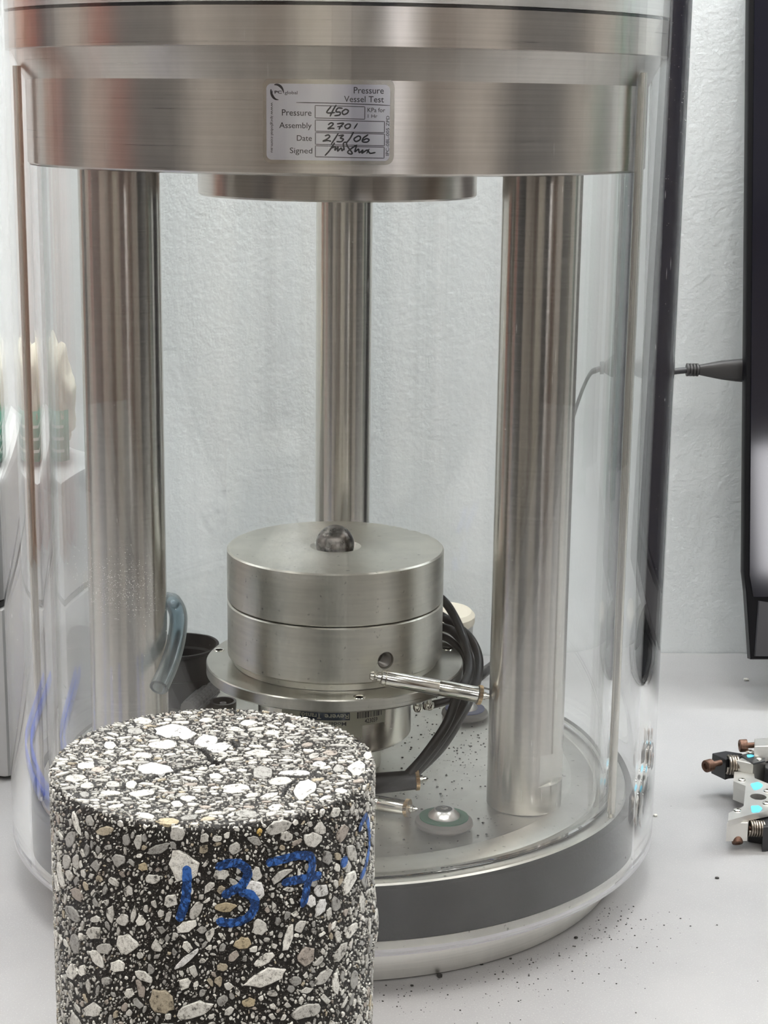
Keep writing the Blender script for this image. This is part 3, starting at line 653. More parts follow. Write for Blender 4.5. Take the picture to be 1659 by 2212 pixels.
# cracks: cut-out lines where no stone may lie
CRACKS = []
for line, w in (([(268, 1700), (300, 1688), (340, 1675), (385, 1664), (430, 1652), (490, 1645), (520, 1632)], 0.75), ([(405, 1600), (430, 1612), (447, 1628), (455, 1642), (470, 1650)], 0.8),
                ([(470, 1600), (500, 1598), (510, 1612)], 0.7), ([(590, 1673), (640, 1677), (680, 1676), (712, 1678)], 0.7), ([(612, 1718), (620, 1700), (640, 1684)], 0.5),
                ([(176, 1706), (205, 1702), (220, 1698)], 0.5), ([(235, 1700), (262, 1702)], 0.5), ([(505, 1532), (513, 1540)], 0.9), ([(770, 1598), (788, 1604)], 0.5), ([(640, 1617), (700, 1612)], 0.35)):
    P = [onz(x, y, CTOP)[:2]-np.array((CX-CR, CY-CR)) for x, y in line]; CRACKS.append((P, w))
    for a, b in zip(P[:-1], P[1:]):
        k = max(2, int(np.linalg.norm(b-a)/0.2))
        for i in range(k+1):
            c = a+(b-a)*i/k; i0 = int(c[0]/RES); j0 = int(c[1]/RES); q = max(1, int(w*0.5/RES+random.random()))
            top_occ[max(0, j0-q):j0+q+1, max(0, i0-q):i0+q+1] = True
# the stones one can recognise: (x, y, width, height, tilt, kind) measured on the photo, laid on the real surface
TOPS = [(375, 1577, 77, 28, 0, 'white'), (407, 1588, 40, 13, 15, 'white'), (445, 1600, 52, 27, 10, 'white'), (471, 1614, 52, 20, 8, 'white'), (356, 1607, 72, 19, 3, 0), (334, 1660, 78, 24, 0, 'white'), (187, 1602, 36, 14, 0, 0), (308, 1556, 37, 14, 0, 0),
        (292, 1579, 34, 14, 0, 0), (237, 1609, 26, 17, 0, 0), (187, 1652, 43, 16, 5, 0), (212, 1661, 34, 11, 5, 0), (163, 1680, 45, 17, 4, 0), (244, 1694, 32, 13, 0, 0), (283, 1695, 26, 17, 10, 0), (188, 1696, 28, 14, 5, 0), (237, 1713, 42, 10, 0, 0), (304, 1713, 58, 13, 5, 0),
        (182, 1716, 20, 12, 0, 0), (310, 1631, 40, 12, -5, 0), (466, 1676, 28, 12, 0, 0), (382, 1736, 30, 13, 0, 0), (313, 1761, 42, 13, -8, 0), (362, 1773, 52, 13, 0, 'tan'), (409, 1765, 36, 12, 5, 0), (405, 1723, 32, 11, 0, 0), (541, 1534, 43, 18, 0, 'white'), (586, 1539, 34, 18, 5, 0),
        (487, 1538, 32, 17, 0, 0), (537, 1561, 36, 12, 5, 0), (588, 1582, 36, 9, 4, 0), (558, 1625, 56, 14, 0, 0), (568, 1668, 46, 32, 0, 0), (636, 1669, 76, 10, 0, 'white'), (607, 1686, 50, 17, 4, 0), (658, 1704, 50, 42, 35, 0), (581, 1719, 40, 11, 14, 0), (510, 1703, 62, 19, 3, 0), (771, 1658, 40, 28, 5, 0),
        (732, 1659, 24, 17, 0, 0), (595, 1744, 34, 14, 0, 0), (535, 1757, 50, 16, -6, 0), (521, 1777, 56, 10, 2, 0), (750, 1598, 58, 11, 10, 0), (714, 1625, 30, 12, 0, 0), (663, 1608, 26, 9, 10, 0), (736, 1708, 28, 10, -5, 0), (794, 1631, 18, 18, 0, 0), (446, 1555, 30, 9, 0, 0), (505, 1640, 40, 8, 8, 0), (690, 1650, 28, 12, 0, 0)]
SIDES = [(383, 1801, 32, 32, 20, 0), (396, 1872, 72, 62, -30, 0), (342, 1834, 46, 20, 18, 0), (297, 1819, 18, 31, 0, 0), (272, 1814, 16, 27, 0, 0), (225, 1796, 34, 20, 10, 0), (193, 1773, 17, 27, 0, 0), (152, 1812, 20, 34, -15, 0), (602, 1789, 56, 26, 25, 0), (659, 1767, 24, 44, -30, 0),
         (677, 1814, 36, 34, 0, 0), (618, 1807, 26, 22, 0, 0), (692, 1790, 26, 28, 20, 0), (708, 1853, 20, 35, 0, 0), (308, 1873, 24, 18, 0, 'tan'), (166, 1934, 20, 34, 35, 0), (143, 1862, 18, 32, 0, 0), (550, 1924, 44, 42, -10, 'white'), (478, 1889, 38, 22, 0, 0), (555, 1889, 24, 32, -20, 0),
         (424, 1966, 22, 42, -30, 0), (403, 2002, 48, 24, 20, 0), (489, 1961, 46, 22, 5, 'tan'), (561, 2004, 34, 34, -30, 0), (622, 2029, 18, 62, -15, 0), (525, 2038, 38, 24, 15, 'tan'), (274, 2042, 48, 44, 0, 0), (225, 2049, 32, 24, 0, 0), (202, 2015, 32, 28, 0, 0), (157, 1975, 22, 42, 40, 0),
         (304, 1990, 23, 24, 0, 0), (265, 1988, 28, 24, 0, 0), (403, 2072, 64, 14, 40, 'white'), (573, 2072, 50, 20, 30, 0), (663, 2065, 34, 44, -20, 0), (577, 2110, 100, 36, 28, 0), (349, 2164, 60, 50, -25, 0), (419, 2182, 82, 34, 22, 0), (661, 2185, 64, 30, 18, 0), (200, 2183, 36, 32, 0, 0),
         (252, 2088, 34, 30, -20, 0), (209, 2070, 20, 46, 35, 0), (155, 2099, 22, 34, 0, 0), (177, 2097, 17, 24, 0, 0), (693, 1962, 20, 40, -25, 'white'), (726, 1954, 22, 33, 10, 0), (695, 1924, 31, 28, 0, 'white'), (672, 1948, 24, 28, 0, 'white'), (756, 1905, 22, 58, -20, 0), (279, 2146, 19, 21, 0, 0),
         (537, 2167, 30, 20, 10, 'tan'), (507, 1833, 25, 27, 0, 0), (550, 1816, 34, 17, -25, 0), (442, 1812, 19, 22, -30, 0), (469, 1812, 21, 13, 0, 0), (561, 1798, 12, 17, -10, 'yel'), (740, 1800, 20, 40, -30, 0), (750, 1735, 16, 50, -25, 0), (782, 1950, 12, 44, 0, 0), (786, 1895, 12, 50, 5, 0),
         (748, 1870, 22, 34, 20, 0), (130, 1890, 12, 60, 10, 0), (122, 1960, 12, 50, 12, 0), (330, 1900, 30, 22, 0, 0), (440, 1835, 20, 20, 0, 0), (245, 1905, 26, 14, -35, 0), (255, 1858, 30, 30, 0, 0), (472, 2120, 18, 26, 0, 0), (700, 2110, 22, 44, -40, 0), (735, 2060, 18, 50, -30, 0), (640, 2120, 26, 20, 0, 0),
         (310, 2110, 40, 18, -30, 0), (120, 2150, 20, 40, 20, 0), (480, 2090, 22, 18, 0, 0), (760, 2010, 18, 40, -30, 0), (230, 2120, 22, 18, 0, 0)]
def measured(lst, surf):
    for x, y, w, h, tl, kd in lst:
        n = random.choice((6, 7, 7, 8)); th = -math.radians(tl); P = []
        ph = random.random()*6
        for i in range(n):
            t = ph+2*math.pi*(i+random.uniform(-0.32, 0.32))/n; k = random.uniform(0.92, 1.16)
            a, b = w/2*k*math.cos(t), h/2*k*math.sin(t); px, py = x+a*math.cos(th)-b*math.sin(th), y+a*math.sin(th)+b*math.cos(th)
            if surf == 't': q = onz(px, py, CTOP); P.append((q[0]-CX+CR, q[1]-CY+CR))
            else:
                q = oncyl(px, py, CX, CY, CR)
                if q is None: P = None; break
                P.append((wrap_u(math.atan2(q[1]-CY, q[0]-CX)), q[2]))
        if P: try_stone(surf, hull(P), 0.0, colour_of(kd or None), force=True)
measured(TOPS, 't'); measured(SIDES, 's')
def scatter(surf, count, a0, a1, gap, n, tries=4):
    for _ in range(count):
        a = random.uniform(a0, a1)/2; b = a*(random.uniform(0.3, 0.62) if surf == 't' else random.uniform(0.34, 0.85))
        for _t in range(tries):
            if surf == 't':
                r = (CR-a)*math.sqrt(random.random()); t = random.random()*6.283; c = (CR+r*math.cos(t), CR+r*math.sin(t)); th = random.gauss(0, 0.45)
            else:
                u = UW/2+random.uniform(-1, 1)*CR*1.95; c = (u, random.uniform(60, CTOP-a)); th = random.choice((0.6, 1.2, 1.6, -0.9))+random.gauss(0, 0.5)
            occ = side_occ if surf == 's' else top_occ
            if occ[int(c[1]/RES), int(c[0]/RES)]: continue
            if try_stone(surf, stone_outline(c[0], c[1], a, b, th, n), gap, colour_of()): break
scatter('s', 70, 5.0, 8.5, 0.4, 7, 3); scatter('t', 30, 4.5, 7.5, 0.3, 7, 3)
scatter('s', 270, 3.0, 5.0, 0.3, 7); scatter('t', 170, 3.0, 5.0, 0.22, 7)
scatter('s', 800, 1.9, 3.0, 0.24, 6); scatter('t', 560, 2.0, 3.0, 0.16, 6)
scatter('s', 2000, 1.2, 1.9, 0.18, 6, 2); scatter('t', 1300, 1.1, 1.9, 0.12, 6, 3)
scatter('s', 6000, 0.6, 1.2, 0.12, 5, 2); scatter('t', 3600, 0.6, 1.15, 0.08, 5, 2)
# rest of the core, round the back and near the bench: coarser
for _ in range(900):
    u = random.uniform(3, UW-3); v = random.uniform(2, CTOP-4)
    if abs(u-UW/2) < CR*1.9 and v > 62: continue
    a = random.uniform(1.2, 3.4); try_stone('s', stone_outline(u, v, a, a*random.uniform(0.5, 0.9), random.random()*3, 8), 0.25, colour_of())
# stone material: colour comes from each stone's own vertex colour, with veins and speckles
def stone_mat():
    m = mat('aggregate_stone', (0.6, 0.6, 0.55), 0.55); nt = m.node_tree; b = nt.nodes['Principled BSDF']
    at = N(nt, 'ShaderNodeAttribute'); at.attribute_name = 'Col'
    n1 = noise_of(nt, (1, 1, 1), 900, 6, 0.7); r1 = ramp(nt, n1.outputs[0], [(0.30, (0.5, 0.49, 0.47)), (0.47, (0.95, 0.95, 0.94)), (0.8, (1.1, 1.1, 1.08))])
    n3 = noise_of(nt, (1, 1, 1), 2600, 3, 0.6); r3 = ramp(nt, n3.outputs[0], [(0.36, (0.45, 0.43, 0.41)), (0.43, (1, 1, 1))])
    mx = N(nt, 'ShaderNodeMixRGB', blend_type='MULTIPLY'); mx.inputs[0].default_value = 1
    mx2 = N(nt, 'ShaderNodeMixRGB', blend_type='MULTIPLY'); mx2.inputs[0].default_value = 0.8
    nt.links.new(at.outputs[0], mx.inputs[1]); nt.links.new(r1.outputs[0], mx.inputs[2]); nt.links.new(mx.outputs[0], mx2.inputs[1]); nt.links.new(r3.outputs[0], mx2.inputs[2])
    n4 = noise_of(nt, (1, 1, 1), 420, 9, 0.72); r4 = ramp(nt, n4.outputs[0], [(0.385, (0.07, 0.065, 0.06)), (0.435, (0.8, 0.79, 0.77)), (0.52, (1, 1, 1))])
    mx3 = N(nt, 'ShaderNodeMixRGB', blend_type='MULTIPLY'); mx3.inputs[0].default_value = 0.9
    nt.links.new(mx2.outputs[0], mx3.inputs[1]); nt.links.new(r4.outputs[0], mx3.inputs[2])
    nt.links.new(mx3.outputs[0], b.inputs['Base Color']); bump(nt, b, n1.outputs[0], 0.5, 0.0004); return m
STONEM = stone_mat()
def matrix_mat():
    m = mat('bitumen_matrix', (0.012, 0.011, 0.01), 0.5); nt = m.node_tree; b = nt.nodes['Principled BSDF']
    tc = N(nt, 'ShaderNodeTexCoord'); vo = N(nt, 'ShaderNodeTexVoronoi'); vo.inputs['Scale'].default_value = 2300
    nt.links.new(tc.outputs['Object'], vo.inputs['Vector'])
    d = ramp(nt, vo.outputs['Distance'], [(0.22, (1, 1, 1)), (0.40, (0, 0, 0))])
    sel = N(nt, 'ShaderNodeSeparateColor'); nt.links.new(vo.outputs['Color'], sel.inputs[0])
    s2 = ramp(nt, sel.outputs[0], [(0.62, (0, 0, 0)), (0.95, (1, 1, 1))])
    mu = N(nt, 'ShaderNodeMixRGB', blend_type='MULTIPLY'); mu.inputs[0].default_value = 1
    nt.links.new(d.outputs[0], mu.inputs[1]); nt.links.new(s2.outputs[0], mu.inputs[2])
    mx = N(nt, 'ShaderNodeMixRGB'); mx.inputs[1].default_value = (0.014, 0.0125, 0.011, 1); mx.inputs[2].default_value = (0.34, 0.31, 0.27, 1)
    nt.links.new(mu.outputs[0], mx.inputs[0]); nt.links.new(mx.outputs[0], b.inputs['Base Color'])
    n = noise_of(nt, (1, 1, 1), 1100, 5); bump(nt, b, n.outputs[0], 0.8, 0.0006); return m
MATRIX = matrix_mat()
# body: a cylinder with a rough cut skin; crack lines sink in the top
def wob(u, v): return 0.16*math.sin(u*1.7+3*math.sin(v*0.9))+0.14*math.sin(v*2.3+2*math.sin(u*1.1))+0.12*math.sin(u*4.1+v*3.7)
NA, NZ = 420, 150
V = []; Fc = []
for j in range(NZ+1):
    v = CTOP*j/NZ
    for i in range(NA):
        u = UW*i/NA; h = -0.35+0.45*wob(u*1.0, v)+random.uniform(-0.14, 0.14); e = max(0, v-(CTOP-1.2)); h -= 0.35*e*(1+0.8*random.random())
        V.append(side3(u, v-(0.35*random.random() if j == NZ else 0), h))
for j in range(NZ):
    for i in range(NA): q = (i+1) % NA; Fc.append([j*NA+i, j*NA+q, (j+1)*NA+q, (j+1)*NA+i])
NR = 90; base = NZ*NA; prev = [base+i for i in range(NA)]
crk = [(np.array(P), w) for P, w in CRACKS]
def crack_depth(x, y):
    d = 9
    for P, w in crk:
        for a, b in zip(P[:-1], P[1:]):
            ab = b-a; t = max(0, min(1, ((x-a[0])*ab[0]+(y-a[1])*ab[1])/(ab@ab))); q = math.hypot(x-a[0]-ab[0]*t, y-a[1]-ab[1]*t)/w
            d = min(d, q)
    return 1.6*max(0, 1-d) if d < 1 else 0
near = [p for P, w in crk for p in P]
for k in range(1, NR):
    r = (CR-0.9)*(1-k/NR); cur = []
    for i in range(NA):
        a = (UW*i/NA)/CR-math.pi+FRONT; x, y = CR+r*math.cos(a), CR+r*math.sin(a)
        z = -0.16-random.uniform(0, 0.22)+0.1*wob(x, y)
        if min(abs(p[0]-x)+abs(p[1]-y) for p in near) < 14: z -= crack_depth(x, y)
        cur.append(len(V)); V.append(top3(x, y, z))
    for i in range(NA): q = (i+1) % NA; Fc.append([prev[i], prev[q], cur[q], cur[i]])
    prev = cur
Fc.append(prev); Fc.append(list(range(NA))[::-1])
obj('bitumen_body', V, Fc, MATRIX, core, smooth=True, ang=50)
# stones as geometry
def stone_geo(surf, poly, small):
    P = np.array(poly); n = len(P); c = P.mean(0); f3 = side3 if surf == 's' else top3
    h = random.uniform(0.0, 0.12) if small else random.uniform(0.04, 0.18)
    if not small:
        Q = []
        for i in range(n):
            p, q = P[i], P[(i+1) % n]; Q.append(c+(p-c)*random.uniform(0.93, 1.05)); m_ = (p+q)/2; Q.append(c+(m_-c)*random.uniform(0.90, 1.10))
        P = np.array(Q); n = len(P)
    inn = c+(P-c)*(0.80 if small else 0.90)
    V = [f3(*c, h+0.02)]+[f3(*p, h) for p in inn]+[f3(*p, h-0.14) for p in P]+[f3(*(c+(p-c)*1.02), -0.9) for p in P]
    if small: V = [f3(*c, h+0.05)]+[f3(*p, h-0.02) for p in inn]+[f3(*p, -0.7) for p in P]
    L = 2 if small else 3; Fc = [[0, 1+i, 1+(i+1) % n] for i in range(n)]
    for l in range(L-1):
        for i in range(n): q = (i+1) % n; Fc.append([1+l*n+i, 1+l*n+q, 1+(l+1)*n+q, 1+(l+1)*n+i])
    return V, Fc
def colour_mesh(o, cols):
    ca = o.data.color_attributes.new('Col', 'FLOAT_COLOR', 'POINT'); ca.data.foreach_set('color', np.asarray(cols, np.float32).ravel())
def visible(s):
    P = np.array(s[2]).mean(0)
    return s[1] == 't' or (abs(P[0]-UW/2) < CR*1.35 and P[1] > 66)
order = sorted(range(len(STONES)), key=lambda i: -STONES[i][0]*(1 if visible(STONES[i]) else 0.0001)*(1 if STONES[i][1] == 's' else 0.6))
for i in order[:300]:
    a, sf, poly, c = STONES[i]; V, Fc = stone_geo(sf, poly, False); L = ORG[core.name]
    me = bpy.data.meshes.new('stone'); me.from_pydata(((np.array(V)-L)*MM).tolist(), [], [f[::-1] for f in Fc] if sf == 't' else Fc)
    bm = bmesh.new(); bm.from_mesh(me); bmesh.ops.recalc_face_normals(bm, faces=bm.faces); bm.to_mesh(me); bm.free()
    me.materials.append(STONEM); o = bpy.data.objects.new('stone', me); COL.objects.link(o); o.parent = core; colour_mesh(o, [(*c, 1)]*len(V))
VV = []; FF = []; CC = []
for i in order[300:]:
    a, sf, poly, c = STONES[i]; V, Fc = stone_geo(sf, poly, a < 1.6); n = len(VV); VV += V; FF += [[q+n for q in f] for f in Fc]; CC += [(*c, 1)]*len(V)
L = ORG[core.name]; me = bpy.data.meshes.new('small_stones'); me.from_pydata(((np.array(VV)-L)*MM).tolist(), [], FF)
bm = bmesh.new(); bm.from_mesh(me); bmesh.ops.recalc_face_normals(bm, faces=bm.faces); bm.to_mesh(me); bm.free()
me.materials.append(STONEM); so = bpy.data.objects.new('small_stones', me); COL.objects.link(so); so.parent = core; so['kind'] = 'stuff'; colour_mesh(so, CC)
print('stones', len(STONES), 'side cover', side_occ[int(70/RES):, :].mean(), 'top', top_occ.mean()/(math.pi/4))
# blue marker writing: paint skin following stones and matrix
MARK = [[(215, 300), (218, 380), (215, 470), (205, 560), (185, 630), (155, 710)], [(425, 322), (500, 290), (590, 285), (650, 330), (655, 380), (610, 450), (540, 490), (470, 530)], [(590, 495), (670, 510), (710, 560), (705, 620), (660, 680), (580, 715), (500, 720), (430, 700)],
        [(790, 285), (860, 270), (940, 250), (1020, 230), (1110, 235), (1130, 290), (1115, 360), (1095, 440), (1080, 520), (1055, 610)], [(905, 430), (1000, 410), (1100, 390), (1200, 370)], [(1335, 295), (1362, 275), (1388, 258)]]
MARK = [[(340+x/3.386, 1780+y/3.386) for x, y in P] for P in MARK]+[[(774, 1796), (781, 1776), (790, 1764), (795, 1789), (797, 1816), (794, 1843), (787, 1875), (776, 1900)]]
g = G(); MC = []
side_occ2 = side_occ
for si, P in enumerate(MARK):
    Q = []
    for x, y in [q[:2] for q in spline([(*p, 0) for p in P], 10)]:
        q = oncyl(min(x, 800), y, CX, CY, CR)
        if q is not None: Q.append(np.array((wrap_u(math.atan2(q[1]-CY, q[0]-CX)), q[2])))
    k = 12; wd_ = 2.7 if si < 5 else (3.4 if si == 5 else 2.4)
    # resample
    R = [Q[0]]
    for a, b in zip(Q[:-1], Q[1:]):
        n = max(1, int(np.linalg.norm(b-a)/0.22)); R += [a+(b-a)*i/n for i in range(1, n+1)]
    n = len(R); V = []
    for i, p in enumerate(R):
        d = R[min(i+3, n-1)]-R[max(i-3, 0)]; d /= max(np.linalg.norm(d), 1e-6); nn = np.array((-d[1], d[0]))
        e = min(i, n-1-i)*0.22; ww = wd_*0.5*(1 if e > wd_/2 else math.sqrt(max(0.02, 1-(1-e/(wd_/2))**2)))*(1+0.06*math.sin(i*0.7))
        for j in range(k+1):
            q = p+nn*ww*(2*j/k-1)
            on = side_occ2[min(int(q[1]/RES), side_occ.shape[0]-1), min(int(q[0]/RES), side_occ.shape[1]-1)]
            V.append(side3(q[0], q[1], 0.30 if on else 0.24+random.uniform(-0.04, 0.03)))
            nz = random.random()
            MC.append((0.045, 0.155, 0.50, 1) if on else ((0.018, 0.060, 0.20, 1) if nz > 0.3 else (0.010, 0.025, 0.07, 1)))
    g.add(V, [[i*(k+1)+j, i*(k+1)+j+1, (i+1)*(k+1)+j+1, (i+1)*(k+1)+j] for i in range(n-1) for j in range(k)])
MK = mat('blue_marker_paint', (0.04, 0.16, 0.55), 0.45); _nt = MK.node_tree; _at = N(_nt, 'ShaderNodeAttribute'); _at.attribute_name = 'Col'
_n = noise_of(_nt, (1, 1, 1), 1200, 4); _r = ramp(_nt, _n.outputs[0], [(0.36, (0.35, 0.35, 0.4)), (0.5, (1, 1, 1))]); _mx = N(_nt, 'ShaderNodeMixRGB', blend_type='MULTIPLY'); _mx.inputs[0].default_value = 0.8
_nt.links.new(_at.outputs[0], _mx.inputs[1]); _nt.links.new(_r.outputs[0], _mx.inputs[2]); _nt.links.new(_mx.outputs[0], _nt.nodes['Principled BSDF'].inputs['Base Color'])
me = bpy.data.meshes.new('marker_writing'); me.from_pydata(((np.array(g.v)-L)*MM).tolist(), [], g.f); me.materials.append(MK)
mo = bpy.data.objects.new('marker_writing', me); COL.objects.link(mo); mo.parent = core; colour_mesh(mo, MC); mo['label'] = 'blue marker digits 137-1'
# ================================================================== MONITOR AND ITS CABLE
mon = thing('monitor', (420, 235, 0), 'glossy black monitor leaning back at the right edge, a cable plugged in its side', 'monitor')
GLOSS = mat('glossy_black_screen', (0.006, 0.006, 0.011), 0.06); BEZ = mat('black_bezel_plastic', (0.005, 0.005, 0.006), 0.35, IOR=1.2)
B0 = np.array((246.5, 213, 28.5)); U_ = np.array((0, 85.0, 391)); U_ /= np.linalg.norm(U_); Nn = np.array((0, -U_[2], U_[1])); X_ = np.array((1., 0, 0))
def mp(x, u, h=0): return B0+X_*x+U_*u+Nn*h
out = [mp(0, 0), mp(330, 0), mp(330, 440), mp(-4.5, 440), mp(-4.5, 52), mp(-3, 40)]
G().prism([p+Nn*9 for p in out], -Nn*9, 1.0).make('housing', BEZ, mon, ang=30)
G().prism([mp(x, u, -0.1) for x, u in ((22, 14), (312, 14), (312, 425), (18, 425))], -Nn*16, 5).make('back_shell', BEZ, mon, ang=30)
lay = [(2, 2), (330-2, 2), (328, 33), (16, 33), (4, 35)]
G().prism([mp(x, u, 10.2) for x, u in lay], -Nn*1.1, 0.6).make('lower_bezel', mat('satin_black_plastic', (0.03, 0.03, 0.033), 0.28), mon, ang=30)
G().prism([mp(x, u, 9.9) for x, u in ((1.2, 37), (327, 37), (327, 436), (-1.5, 436), (-1.5, 50))], -Nn*0.8, 0.3).make('screen', GLOSS, mon, ang=30)
lathe('stand_foot', [(0, 0.2), (85, 0.2), (88, 2), (86, 6), (30, 9), (0, 9)], (412, 225, 0), BEZ, mon, 64)
G().tube([(412, 240, 8), (412, 243, 40), (412, 262, 110)], 14, 20).make('stand_neck', BEZ, mon)
ub = mp(0, 1); hz = 196.3
uY = 213+85*(hz-28.5)/391+4
uc = thing('usb_cable', (215, uY, 190), 'black cable with moulded plug leading left from the monitor edge', 'cable')
# moulded plug, tapering to the cable
P0 = ony(1598, 800, uY); P1 = ony(1510, 799, uY)
prof = [(P1, 3.0, 3.0), (P1+(P0-P1)*0.25, 4.2, 3.5), (P1+(P0-P1)*0.55, 5.6, 4.0), (P1+(P0-P1)*0.9, 6.6, 4.4), (P0+np.array((1.5, 0, 0)), 6.9, 4.4)]
V = []; n = 28
for c, rz, ry in prof:
    for i in range(n):
        a = 2*math.pi*i/n; ca, sa = math.cos(a), math.sin(a); q = 0.6
        V.append(c+np.array((0, ry*np.sign(ca)*abs(ca)**q, rz*np.sign(sa)*abs(sa)**q)))
Fc = [[k*n+i, k*n+(i+1) % n, (k+1)*n+(i+1) % n, (k+1)*n+i] for k in range(4) for i in range(n)]+[list(range(n)), list(range(4*n, 5*n))]
obj('plug', V, Fc, mat('matt_black_rubber', (0.035, 0.034, 0.034), 0.5), uc, ang=40)
rel = []
for i in range(4): rel += [(2.2, i*1.9), (3.9, i*1.9+0.05), (3.9, i*1.9+1.25), (2.2, i*1.9+1.3)]
lathe('strain_relief', [(0, 0)]+rel+[(2.6, 8.0), (0, 8.0)], P1-np.array((7.6, 0, 0)), MATS['matt_black_rubber'], uc, 28, (1, 0, 0))
G().tube(spline([P1-np.array((5, 0, 0)), P1-np.array((14, 0, 1.0)), P1-np.array((24, 0, 3)), P1-np.array((34, -2, 14)), P1-np.array((44, -5, 34)), P1-np.array((56, -8, 70)), P1-np.array((70, -12, 120)), P1-np.array((88, -14, 165)), P1-np.array((112, -10, 189)), P1-np.array((150, -6, 193.2))], 8), 1.9, 16).make('cord', CABLE, uc)
# ================================================================== GAUGE CLAMPS AT THE RIGHT
def bolt(parent, head, end, rh, rs, m=RUSTY, lenh=4.0):
    head = np.array(head, float); end = np.array(end, float); d = end-head; L = np.linalg.norm(d)
    return lathe('screw', [(0, 0.9), (rh*0.45, 0.9), (rh*0.5, 0), (rh*0.88, 0), (rh, 0.4), (rh, lenh), (rs, lenh+0.1), (rs, L), (0, L)], head, m, parent, 28, d)
SPRM = metal('spring_wire_steel', (0.34, 0.30, 0.26), 0.3, 0, (300, 300, 300))
def spring(parent, a, b, R, turns, r=0.55):
    a = np.array(a, float); b = np.array(b, float); d = b-a; L = np.linalg.norm(d); d /= L
    e1 = np.cross(d, (0, 0, 1)); e1 /= np.linalg.norm(e1); e2 = np.cross(d, e1)
    P = [a+d*L*i/(turns*14)+R*(e1*math.cos(2*math.pi*i/14)+e2*math.sin(2*math.pi*i/14)) for i in range(turns*14+1)]
    return G().tube(P, r, 8).make('spring', SPRM, parent)
def dome(parent, c, r=1.6): return lathe('rivet', [(0, -0.2), (r, -0.2), (r*0.9, 0.35), (r*0.5, 0.75), (0, 0.85)], c, CHROME, parent, 20)
def cq(x, y): return (1500+x/5.03, 1420+y/5.03)
c1 = thing('gauge_clamp', tuple(onz(*cq(640, 1950), 0)), 'silver aluminium gauge clamp with round hole and cyan paint dabs on the bench', 'clamp', 'gauge clamps at the right edge')
ZT = 17.0
ol = [onz(*cq(x, y), ZT) for x, y in ((432, 1242), (642, 1240), (655, 1312), (800, 1370), (900, 1400), (900, 1640), (800, 1668), (590, 1712), (366, 1775), (372, 1690), (485, 1640), (535, 1615), (556, 1397), (425, 1345))]
hcx = onz(*cq(695, 1515), ZT); hr = abs(onz(*cq(782, 1515), ZT)[0]-hcx[0])
# plate with a real hole: outline bridged to the hole
bm = bmesh.new(); k = 28
ov = [bm.verts.new(p) for p in ol]; hv = [bm.verts.new((hcx[0]+hr*math.cos(2*math.pi*i/k), hcx[1]+hr*math.sin(2*math.pi*i/k), ZT)) for i in range(k)]
ed = [bm.edges.new((ov[i], ov[(i+1) % len(ov)])) for i in range(len(ov))]+[bm.edges.new((hv[i], hv[(i+1) % k])) for i in range(k)]
bmesh.ops.triangle_fill(bm, use_beauty=True, edges=ed)
fs = [f for f in bm.faces if (Vector((hcx[0], hcx[1], ZT))-f.calc_center_median()).length > hr*0.98 or len(set(f.verts) & set(hv)) < 3]
bmesh.ops.delete(bm, geom=[f for f in bm.faces if f not in fs], context='FACES_ONLY')
r_ = bmesh.ops.extrude_face_region(bm, geom=bm.faces[:]); bmesh.ops.translate(bm, vec=(0, 0, -3), verts=[v for v in r_['geom'] if isinstance(v, bmesh.types.BMVert)])
bm.verts.index_update(); obj('clamp_plate', [v.co for v in bm.verts], [[v.index for v in f.verts] for f in bm.faces], BRKT, c1, smooth=False); bm.free()
lathe('hole_shade_cup', [(hr+0.02, ZT-3.2), (hr-0.2, ZT-12), (0, ZT-12.2)], hcx*np.array((1, 1, 0)), HOLE, c1, 32)  # closed black cup under the plate, colouring in the hole's shade
fb = onz(*cq(352, 1800), ZT-3); fr = onz(*cq(585, 1792), ZT-3)
G().prism([onz(*cq(352, 1800), ZT-2.9), onz(*cq(585, 1795), ZT-2.9), onz(*cq(612, 1715), ZT-3), onz(*cq(368, 1778), ZT-3)], (0, 0, -9.5), 0.3).make('end_block', BRKT, c1, smooth=False)
G().prism([onz(*cq(428, 1345), ZT-3.1), onz(*cq(556, 1397), ZT-3.1), onz(*cq(560, 1330), ZT-3.1), onz(*cq(440, 1290), ZT-3.1)], (0, 0, -10), 0.2).make('end_block', BRKT, c1, smooth=False)
bk = [onz(*cq(x, y), ZT-4) for x, y in ((600, 1735), (660, 1700), (900, 1655), (900, 1830), (750, 1840), (745, 1760))]
G().prism(bk, (0, 0, -12.8), 0.4).make('black_block', BLACKP, c1, smooth=False)
bp2 = [onz(*cq(x, y), ZT-3.2) for x, y in ((560, 1420), (640, 1400), (660, 1600), (545, 1620))]
G().prism(bp2, (0, 0, -13.5), 0.3).make('black_block', BLACKP, c1, smooth=False)
a = ony(*cq(590, 1855), fb[1]+3); b = ony(*cq(750, 1862), fb[1]+3); spring(c1, a, b, 3.6, 6); G().tube([a, b], 1.2, 12).make('spring_pin', RUSTY, c1)
hh = onz(*cq(470, 2025), 3.2); bolt(c1, hh, (hh[0]-0.4, hh[1]+8, hh[2]+9.5), 2.7, 1.3)
for x, y in ((515, 1330), (465, 1660), (790, 1450), (780, 1585)): dome(c1, onz(*cq(x, y), ZT+0.2), 2.0)
def dab(parent, x, y, w, h, z):
    P = [onz(*cq(x+w/2*math.cos(t)*(1+0.16*math.sin(3*t+x)), y+h/2*math.sin(t)*(1+0.12*math.sin(4*t+y))), z) for t in [2*math.pi*i/22 for i in range(22)]]
    G().prism(P[::-1], (0, 0, -0.25), 0.05).make('paint_dab', CYAN, parent, smooth=False)
dab(c1, 675, 1395, 125, 80, ZT+0.26); dab(c1, 668, 1645, 120, 80, ZT+0.26)
